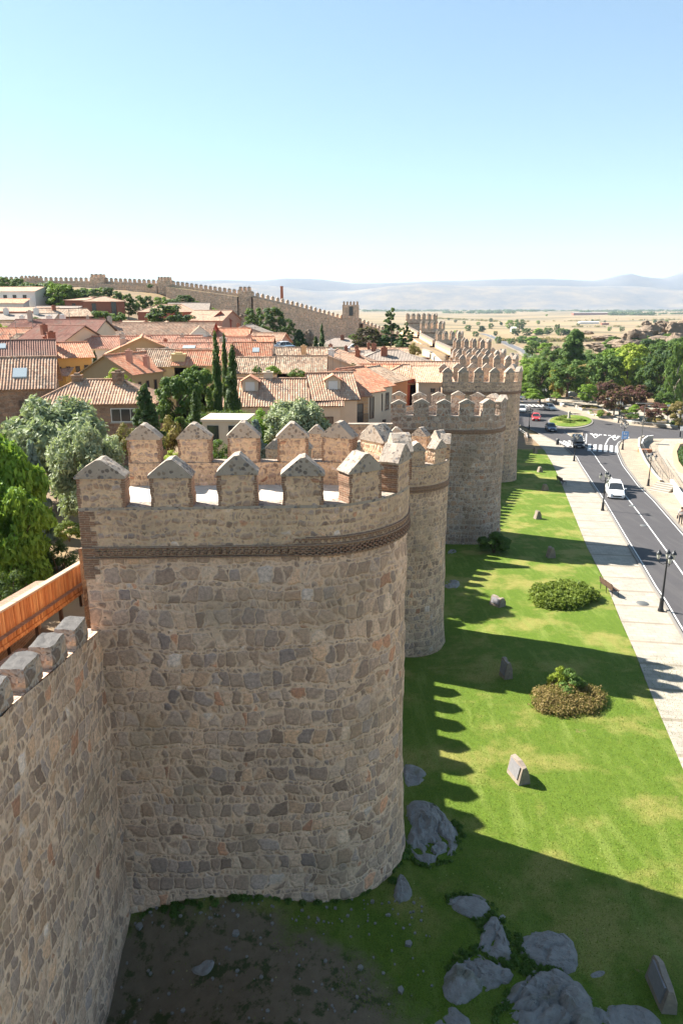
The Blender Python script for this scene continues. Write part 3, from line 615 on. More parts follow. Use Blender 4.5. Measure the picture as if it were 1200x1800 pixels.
def curtain(label,pts,mat,th=2.5,pitch=1.7,mw=1.05,hm=.65,hc=.35,par=.7,cap=True,base_in=2,walk='brickfloor',seed=0,zg=None,mt=.5,group='stretches of the town wall between towers',rough=False):
    """pts: outer face line (x,y,z of merlon cap base); the town is on the left-hand side"""
    T=empty('town_wall',(pts[0][0],pts[0][1],pts[0][2]),label,'town wall',0,group); O=np.array(pts[0],float)
    P3=np.array(pts,float); seg=np.linalg.norm(np.diff(P3[:,:2],axis=0),axis=1); cum=np.r_[0,np.cumsum(seg)]; tot=cum[-1]
    def q(s):
        x=np.interp(s,cum,P3[:,0]); y=np.interp(s,cum,P3[:,1]); z=np.interp(s,cum,P3[:,2]); i=min(max(np.searchsorted(cum,s)-1,0),len(seg)-1)
        d=(P3[i+1,:2]-P3[i,:2])/seg[i]; return np.array([x,y]),z,d,np.array([-d[1],d[0]])
    ss=np.arange(0,tot+.01,.6 if tot<60 else 2.); ss[-1]=tot; rg=np.random.default_rng(seed)
    zsl=hm; zfl=hm+par; rows_o=[];U=[]
    def L3(x,y,z): return (x-O[0],y-O[1],z-O[2])
    nr=16 if tot<60 else 5
    gfun=zg or (lambda x,y: float(gext(x,y)))
    for k in range(nr+1):
        row=[];u=[]
        for s in ss:
            p,z,d,n=q(s); zb=gfun(p[0],p[1])-.8; zz=zb+(z-zsl-zb)*k/nr; o=rg.normal(0,.03 if tot<60 else .05)-.18*(1-k/nr); w=p+n*(o)
            row.append(L3(w[0],w[1],zz)); u.append((s,zz))
        rows_o.append(row); U.append(u)
    mb=MB(); mb.grid(rows_o,0,U,True)
    def ribbon(offs,mb,mi=0):
        P=[];UU=[]
        for (o,dz) in offs:
            P.append([L3(*(q(s)[0]+q(s)[3]*o),q(s)[1]+dz) for s in ss]); UU.append([(s,dz+o) for s in ss])
        mb.grid(P,mi,UU,False)
    ribbon([(0,-zsl),(mt,-zsl),(mt,-zfl)],mb)
    P=[];UU=[]
    for k in range(3):
        row=[];u=[]
        for s in ss:
            p,z,d,n=q(s); w=p+n*th; zb=float(gint(w[0],w[1]))-.6; zt=z-zfl; zz=zt+(zb-zt)*k/2; row.append(L3(w[0],w[1],zz)); u.append((s,zz))
        P.append(row);UU.append(u)
    mb.grid(P,0,UU,False); mb.build('wall_body',mat,T)
    mb=MB(); ribbon([(mt,-zfl+.004),(th,-zfl+.004)],mb); mb.build('wall_walk',walk,T)
    s=.3;i=0; cnt=int(tot/pitch); rest=MB() if cnt>100 else None
    while s<tot-mw:
        p,z,d,n=q(s+mw/2); w=p+n*(mt/2-.01)
        if rough:
            if ('rough',i%4,seed) not in MER:
                b=MB(); r_=random.Random(seed+i); nx,ny,nz=7,4,5
                bm=bmesh.new(); bmesh.ops.create_cube(bm,size=1); bmesh.ops.subdivide_edges(bm,edges=bm.edges[:],cuts=3,use_grid_fill=True)
                for v_ in bm.verts:
                    c=v_.co; k_=1-.10*(abs(c.x*2)**6+abs(c.y*2)**6)*(max(0,c.z)+.1); c.x*=k_;c.y*=k_
                    c.x=c.x*mw+r_.uniform(-.018,.018); c.y=c.y*mt+r_.uniform(-.015,.015); c.z=(c.z+.5)*(hm+hc)+(r_.uniform(-.022,.018) if c.z>.3 else 0)
                for f in bm.faces:
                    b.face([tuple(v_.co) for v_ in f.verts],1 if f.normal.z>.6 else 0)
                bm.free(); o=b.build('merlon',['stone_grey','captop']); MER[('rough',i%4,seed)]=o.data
            else: o=bpy.data.objects.new('merlon',MER[('rough',i%4,seed)]); COL.objects.link(o)
            o.parent=T; o.location=L3(w[0],w[1],z-zsl-.02); o.rotation_euler=(0,0,math.atan2(d[1],d[0]))
        elif i<100: merlon(T,L3(w[0],w[1],z-zsl-.02),math.atan2(d[1],d[0]),mw,mt,hm,hc,mat,False,i%3+seed*10)
        else: rest.box(L3(w[0],w[1],z-zsl+(hm+hc)/2),(mw,mt,hm+hc),math.atan2(d[1],d[0]))
        s+=pitch; i+=1
    if rest and rest.v: tag(rest.build('merlon',mat,T),kind='stuff')
    return T
C0=curtain('near town wall on the left with rough block merlons stepping down to the big tower',[(-6.5,2,-5.2),(-6.5,9,-6.5),(-6.42,17.9,-7.85)],'stone_curtain',rough=True,pitch=1.38,mw=.84,hm=.50,hc=.10,par=.6,mt=.55,seed=4,th=2.3)
curtain('town wall hidden between the nearest tower and the second one, casting a toothed shadow',[(-6.6,23.4,-6.6),(-4.2,38,-8.8)],'stone_warm',pitch=1.62,mw=1.0,seed=5,hm=.8,hc=.45)
curtain('town wall between the second and the third tower',[(-3.6,43,-9.5),(4.1,60.3,-11.3)],'stone_warm',pitch=1.45,mw=.9,seed=6,hc=.5)
curtain('town wall between the third and the fourth tower',[(4.4,66,-11.3),(12.3,90.1,-12.3)],'stone_warm',pitch=1.55,mw=.95,seed=7,hc=.5)
curtain('town wall between the fourth and the fifth tower',[(12.5,96,-12.2),(19,120.1,-11.3)],'stone_warm',seed=8,hc=.5)
for k,(a,b,lab) in enumerate((((19.3,126,-10.9),(22.2,144.1,-10.5),'fifth and the sixth'),((22.4,150,-10.4),(26,170.1,-10.2),'sixth and the seventh'),((26.2,175.6,-10.1),(26.2,205.1,-9.9),'seventh and the eighth'),((26.1,210.6,-9.8),(25.4,240.1,-9),'eighth and the ninth'),((25.3,245.6,-8.8),(23.7,274.1,-7.5),'ninth and the last'))):
    curtain('low lit merlons of the town wall between the %s tower'%lab,[a,b],'stone_far',seed=12+k,walk='ground',pitch=1.6,mw=.95,hm=.8,hc=.4,group='stretches of the town wall between towers')
# far north wall climbing the hill; merlon tops follow the photograph
def nwall(label,uvy,seed,**k):
    pts=[at(u,v_,y) for u,v_,y in uvy][::-1]
    return curtain(label,pts,'stone_far',th=3.2,pitch=1.95,mw=1.1,hm=.9,hc=.5,par=.9,seed=seed,walk='ground',zg=lambda x,y: float(gint(x,y))-4,mt=.6,**k)
NG='lengths of the far wall on the hill'
nwall('far wall length along the hill crest at the left edge',[(-150,490,292),(0,488,288),(165,490,284)],31,group=NG)
nwall('far wall length on the hill between the two little turrets',[(180,490,284),(283,494,277)],32,group=NG)
nwall('far wall length sloping down from the hill turret towards the right',[(300,495,275),(425,512,263)],33,group=NG)
nwall('long far wall descending to the square gate tower',[(437,513,262),(520,533,272),(602,556,284)],34,group=NG)
nwall('lowest far wall length between gate tower and the corner tower',[(628,560,286),(665,574,293),(720,590,290)],35,group=NG)
def turret(label,u,v0,v1,y,w,d,n,door=False,h0=6):
    x,_,z1=at(u,v1,y); z0=float(gint(x,y))-1; T=empty('turret',(x,y,z1),label,'turret',0,'turrets on the far wall')
    mb=MB(); mb.box((0,0,(z0-z1)/2),(w,d,z1-z0)); mb.build('turret_shaft','stone_far',T)
    if door:
        mb=MB(); mb.box((w*.02,-d/2-.03,-2.2),(1.5,.1,3.4)); mb.build('doorway','glass',T)
    top=at(u,v0,y)[2]-z1; hm=max(.7,top-.5)
    for sy in (-1,1):
        for i in range(n):
            merlon(T,(-w/2+w*(i+.5)/n,sy*(d/2-.3),0),0,w/n*.55,.6,hm*.7,hm*.3,'stone_far',False,3)
    return T
turret('ruined little turret with three teeth on the hill crest',173,479,487,283,5,4,3)
turret('little turret with four teeth at the bend of the hill wall',290,484,492,276,4.6,4,4)
turret('little turret on the descending far wall left of the chimney',431,501,511,263,4.4,4,3)
turret('small turret at the left end of the hill crest wall',56,482,489,288,7,4,5)
turret('square gate tower with a dark doorway where the far wall reaches the valley',616,527,536,284,6.2,6,5,True)
mb=MB(); x,_,zt=at(495,503,300); mb.lathe((0,0,0),[(.75,-14),(.55,-.5),(.65,-.4),(.65,0),(.4,0)],10); o=mb.build('chimney_stack','brick_red'); o.location=(x,300,zt); tag(o,'tall lone brick chimney stack standing behind the far wall','chimney')
# wooden fence along the wall walk
def wfence():
    T=empty('wooden_fence',(-9.35,24.9,-8.95),'orange slatted wooden fence with a pale top rail along the wall walk','fence')
    y0,y1=24.9,6.; z=lambda y:-8.93+(24.9-y)*.135
    def L(x,y,zz): return (x+9.35,y-24.9,zz+8.95)
    mb=MB(); y=y0
    while y>y1:
        zz=z(y); w=.088; dx=jit(.01)
        mb.box(L(-9.35+dx,y-.05,zz-.6),(.03,w,1.14)); y-=.10
    mb.build('slat_panel','wood',T)
    n=10
    for i in range(n):
        ya,yb=y0-(y0-y1)*i/n,y0-(y0-y1)*(i+1)/n
        mb=MB()
        for o,h in ((-.0,.06),):
            a=L(-9.42,ya-.012,z(ya)-.02); b=L(-9.42,yb+.012,z(yb)-.02); wv=.20
            q=[(a[0],a[1],a[2]),(a[0]+wv,a[1],a[2]),(b[0]+wv,b[1],b[2]),(b[0],b[1],b[2])]; q2=[(p[0],p[1],p[2]+h) for p in q]
            mb.face(q2[::-1]); mb.face(q)
            for j in range(4): mb.face([q[j],q[(j+1)%4],q2[(j+1)%4],q2[j]])
        mb.build('top_rail','wood_grey',T)
        mb=MB(); mb.box(L(-9.46,ya-.3,z(ya)-.85),(.10,.12,1.6)); mb.build('post','frame',T)
    mb=MB()
    for dz in (-1.12,):
        a=L(-9.29,y0,z(y0)+dz); b=L(-9.29,y1,z(y1)+dz); mb.face([a,(a[0],a[1],a[2]+.1),(b[0],b[1],b[2]+.1),b]); mb.face([(a[0],a[1],a[2]+.1),(a[0]-.05,a[1],a[2]+.1),(b[0]-.05,b[1],b[2]+.1),(b[0],b[1],b[2]+.1)])
    mb.build('back_rail','wood',T)
wfence()
mb=MB(); P=[[(-9.15,y,-9.65+(24.9-y)*.135*1.) for y in np.linspace(25,4,12)],[(-11.2,y,-9.75+(24.9-y)*.135) for y in np.linspace(25,4,12)]]
mb.grid(P[::-1],0,[[(a[0],a[1]) for a in r] for r in P[::-1]],False); mb.grid([P[1],[(a[0],a[1],-13) for a in P[1]]],0,None,False); tag(mb.build('garden_terrace','brickfloor'),kind='structure')
# ---------------------------------------------------------------- houses
def roof_plane(mb,E0,e,up,L,T,a=0,b=0,corr=True,mi=0,sag=.0,seed=0):
    """corrugated tile slope: eave from E0 along unit e for L, rising along unit up for T, hips take a/b off the ridge ends"""
    E0=np.array(E0,float); e=np.array(e,float); up=np.array(up,float); n=np.cross(e,up); n/=np.linalg.norm(n)
    if n[2]<0: n=-n
    pit=.24; st=pit/4 if corr else max(L/20,.5); N=max(4,int(L/st)); rg=random.Random(seed)
    rows=[[],[],[],[]]; U=[[],[],[],[]]
    for i in range(N+1):
        s=L*i/N; tm=T
        if a>0: tm=min(tm,T*s/a)
        if b>0: tm=min(tm,T*(L-s)/b)
        h=(.045*math.cos(2*math.pi*s/pit) if corr else 0)
        for k,f in enumerate((0,.33,.66,1)):
            t=tm*f; p=E0+e*s+up*t+n*(h+.02*math.sin(s*.9+t*1.3+seed)+rg.uniform(-.006,.006)); rows[k].append(tuple(p)); U[k].append((s+seed*3.7,t+seed))
    mb.grid(rows,mi,U,not corr or True)
    p0,p1=E0,E0+e*L; q1=E0+e*(L-b)+up*T; q0=E0+e*a+up*T; dn=-n*.09
    f=[p0+dn,p1+dn,q1+dn,q0+dn]; mb.face([tuple(p) for p in f[::-1]],1)
    mb.face([tuple(p0+dn),tuple(p1+dn),tuple(p1-n*.02),tuple(p0-n*.02)],1)
    mb.face([tuple(p0+dn),tuple(p0),tuple(q0),tuple(q0+dn)],1); mb.face([tuple(p1+dn),tuple(q1+dn),tuple(q1),tuple(p1)],1)
def house(label,u,v,y,w,d,rot=0,rise=1.6,rt='x',wall='cream',roof='orange',wins=(),chim=(),cat='house',h=None,group='tiled houses inside the walls',ov=.35,name='house',dorm=(),sky_=(),wallm=None,balc=()):
    """(u,v,y): middle of the front eave; front faces the camera when rot=0.  rt x: ridge parallel to front, y: gable to the front, hip, mono, flat"""
    X,Y,Z=at(u,v,y); zb=float(gint(X,Y+d/2))-1.0; rz=R(rot); hh=Z-zb; rise*=.82
    if h: hh=h
    T=empty(name,(X,Y,Z),label,cat,rz,group)
    wm=wallm or ('w_'+wall); rm='roof_'+roof; near=y<150
    mb=MB(); x0,x1=-w/2,w/2; cor=[(x0,0),(x1,0),(x1,d),(x0,d)]
    for i in range(4):
        p,q=cor[i],cor[(i+1)%4]; mb.face([(*p,-hh),(*q,-hh),(*q,0),(*p,0)])
    if rt=='x': rd=d/2; [mb.face(f) for f in ([(x1,0,0),(x1,d,0),(x1,d/2,rise)],[(x0,d,0),(x0,0,0),(x0,d/2,rise)])]
    if rt=='y': [mb.face(f) for f in ([(x0,0,0),(x1,0,0),(0,0,rise)],[(x1,d,0),(x0,d,0),(0,d,rise)])]
    if rt=='mono': [mb.face(f) for f in ([(x1,0,0),(x1,d,0),(x1,d,rise)],[(x0,d,0),(x0,0,0),(x0,d,rise)],[(x1,d,0),(x0,d,0),(x0,d,rise),(x1,d,rise)])]
    mb.build('wall',wm,T)
    mb=MB(); sd=int(abs(X*7+Y))%97
    def pl(E0,e,hor,L,run,rs,a=0,b=0):
        ln=math.hypot(run,rs); up=(hor[0]*run/ln,hor[1]*run/ln,rs/ln); roof_plane(mb,E0,e,up,L,ln,a,b,near,0,0,sd)
    zo=.1
    if rt=='x':
        k=rise/(d/2); run=d/2+ov; rs=run*k; z0=-ov*k+zo
        pl((x0-ov,-ov,z0),(1,0,0),(0,1),w+2*ov,run,rs); pl((x1+ov,d+ov,z0),(-1,0,0),(0,-1),w+2*ov,run,rs)
        ridge=[(x0-ov,d/2,rise+zo+.03),(x1+ov,d/2,rise+zo+.03)]
    elif rt=='y':
        k=rise/(w/2); run=w/2+ov; rs=run*k; z0=-ov*k+zo
        pl((x0-ov,d+ov,z0),(0,-1,0),(1,0),d+2*ov,run,rs); pl((x1+ov,-ov,z0),(0,1,0),(-1,0),d+2*ov,run,rs)
        ridge=[(0,-ov,rise+zo+.03),(0,d+ov,rise+zo+.03)]
    elif rt=='hip':
        k=rise/(d/2); run=d/2+ov; rs=run*k; z0=-ov*k+zo; a=run
        pl((x0-ov,-ov,z0),(1,0,0),(0,1),w+2*ov,run,rs,a,a); pl((x1+ov,d+ov,z0),(-1,0,0),(0,-1),w+2*ov,run,rs,a,a)
        pl((x1+ov,-ov,z0),(0,1,0),(-1,0),d+2*ov,run,rs,run-.01,run-.01); pl((x0-ov,d+ov,z0),(0,-1,0),(1,0),d+2*ov,run,rs,run-.01,run-.01)
        ridge=[(x0-ov+a,d/2,rise+zo+.03),(x1+ov-a,d/2,rise+zo+.03)]
        for c in ((x0-ov,-ov,z0),(x1+ov,-ov,z0)): mb.tube([c,ridge[0] if c[0]<0 else ridge[1]],.09,6,0,False)
    elif rt=='mono':
        k=rise/d; run=d+2*ov; rs=run*k; pl((x0-ov,-ov,-ov*k+zo),(1,0,0),(0,1),w+2*ov,run,rs); ridge=[(x0-ov,d+ov,(d+ov)*k+zo),(x1+ov,d+ov,(d+ov)*k+zo)]
    else:
        mb.box((0,d/2,.06),(w+.3,d+.3,.12),0,1); ridge=None
    if ridge: mb.tube(ridge,.10,6,0,True)
    rf=mb.build('roof',[rm,'concrete' if rt=='flat' else 'frame' if wall in('cream','orangew') else wm],T)
    def wing(o,face,x,z,ww,wh,kind,fr='frame'):
        # face f: front (y=0), r: right side (x=x1), l: left side
        if face=='f': c=lambda t,dd,zz:(t,-dd,zz); base=x; rr=0
        elif face=='r': c=lambda t,dd,zz:(x1+dd,t,zz); rr=math.pi/2
        else: c=lambda t,dd,zz:(x0-dd,t,zz); rr=math.pi/2
        m_=MB(); t_=.07
        for (dx,dz,a,b) in ((0,wh/2-t_/2,ww,t_),(0,-wh/2+t_/2,ww,t_),(-ww/2+t_/2,0,t_,wh-2*t_),(ww/2-t_/2,0,t_,wh-2*t_)): m_.box(c(x+dx,.02,z+dz),(a,.08,b),rr)
        if kind>0:
            for k_ in range(1,kind): m_.box(c(x-ww/2+ww*k_/kind,.02,z),(.05,.07,wh-2*t_),rr)
        f_=m_.build('window',fr,T); g_=MB(); g_.box(c(x,.005,z),(ww-2*t_,.03,wh-2*t_),rr); g_.build('pane','glass',f_)
        if face=='f' and wh<2: s_=MB(); s_.box(c(x,.06,z-wh/2-.05),(ww+.2,.16,.08),rr); s_.build('sill','concrete',f_)
    for wv in wins: wing(T,*wv)
    if rt!='flat' and sd%5<2 and y<150:
        a_=MB(); ax=w*.22*(1 if sd%2 else -1); zt=rise*.9; a_.tube([(ax,d/2,zt-.2),(ax,d/2,zt+2.4)],.025,5)
        for k_ in range(6): a_.tube([(ax-.9+k_*.3,d/2-.28+.03*k_,zt+2.25),(ax-.9+k_*.3,d/2+.28-.03*k_,zt+2.25)],.012,4)
        a_.tube([(ax-.95,d/2,zt+2.25),(ax+.75,d/2,zt+2.25)],.015,4); a_.build('aerial','iron_grey',rf)
    for (bx,bz,bw) in balc:
        b_=MB(); b_.box((bx,-.3,bz),(bw,.55,.1)); n=int(bw/.13)
        for i in range(n+1): b_.box((bx-bw/2+bw*i/n,-.55,bz+.5),(.025,.025,.95))
        b_.box((bx,-.55,bz+1.0),(bw,.05,.05)); b_.build('balcony','iron',T)
    for (cx,cy,cw,chh,cm) in chim:
        if rt=='x': zt=rise*(1-abs(cy-d/2)/(d/2))
        elif rt=='y': zt=rise*(1-abs(cx)/(w/2))
        elif rt=='hip': zt=rise*min(1,min(d/2-abs(cy-d/2),w/2-abs(cx))/(d/2))
        elif rt=='mono': zt=rise*cy/d
        else: zt=.1
        c_=MB(); c_.box((cx,cy,zt+chh/2-.25),(cw,cw*.75,chh+.5)); c_.box((cx,cy,zt+chh+.04),(cw+.14,cw*.75+.14,.08)); c_.box((cx,cy,zt+chh+.17),(cw*.5,cw*.4,.16)); c_.build('chimney',cm,rf)
    for (dx,dy,dw,dh,dl) in dorm:
        zt=rise*dy/(d/2); D=MB(); D.face([(dx-dw/2,dy,zt-.2),(dx+dw/2,dy,zt-.2),(dx+dw/2,dy,zt+dh),(dx,dy,zt+dh+.45),(dx-dw/2,dy,zt+dh)])
        for sg in (-1,1): D.face([(dx+sg*dw/2,dy,zt-.2),(dx+sg*dw/2,dy+dl,zt+.2),(dx+sg*dw/2,dy+dl,zt+dh),(dx+sg*dw/2,dy,zt+dh)])
        Dm=D.build('dormer','w_cream',T); D=MB()
        k=.45/(dw/2)
        for sg in (-1,1):
            D.face([(dx+sg*(dw/2+.25),dy-.25,zt+dh-.1),(dx+sg*(dw/2+.25),dy+dl,zt+dh-.1),(dx,dy+dl,zt+dh+.5),(dx,dy-.25,zt+dh+.5)])
            D.face([(dx+sg*(dw/2+.25),dy-.25,zt+dh-.18),(dx+sg*(dw/2+.25),dy-.25,zt+dh-.1),(dx,dy-.25,zt+dh+.5),(dx,dy-.25,zt+dh+.42)])
        D.build('dormer_roof','roof_orange',Dm); D=MB(); D.box((dx,dy-.02,zt+dh*.5),(dw*.6,.06,dh*.75)); D.build('shutter','frame_white',Dm)
    for (sx,sy,sw,shh) in sky_:
        kk=rise/(d/2) if rt in('x','hip') else rise/d; zt=kk*sy+.2; q=MB(); dy2=shh/2
        f=[(sx-sw/2,sy-dy2,zt-kk*dy2),(sx+sw/2,sy-dy2,zt-kk*dy2),(sx+sw/2,sy+dy2,zt+kk*dy2),(sx-sw/2,sy+dy2,zt+kk*dy2)]
        q.face(f); q.face([(a,b,c-.12) for a,b,c in f[:2]]+[f[1],f[0]]); q.build('skylight','skyglass',T)
    return T
s=NT('skylight glass'); s.col((.35,.40,.42)); s.b.inputs['Roughness'].default_value=.15; M['skyglass']=s.m
M['w_stone']=rubble('reddish house masonry',H=.42,wb=.4,ws=.2,mortar=(.30,.22,.16),palette=[(0,(.22,.13,.085)),(.3,(.28,.18,.12)),(.55,(.19,.125,.09)),(.75,(.33,.22,.15)),(.9,(.25,.17,.13))],jw=.008,bp=.5)
M['w_brickred']=M['brick_red']; M['w_sand']=brickmat('sandstone blocks',(.48,.31,.17),(.42,.26,.14),(.40,.30,.20),bw=.6,bh=.3)
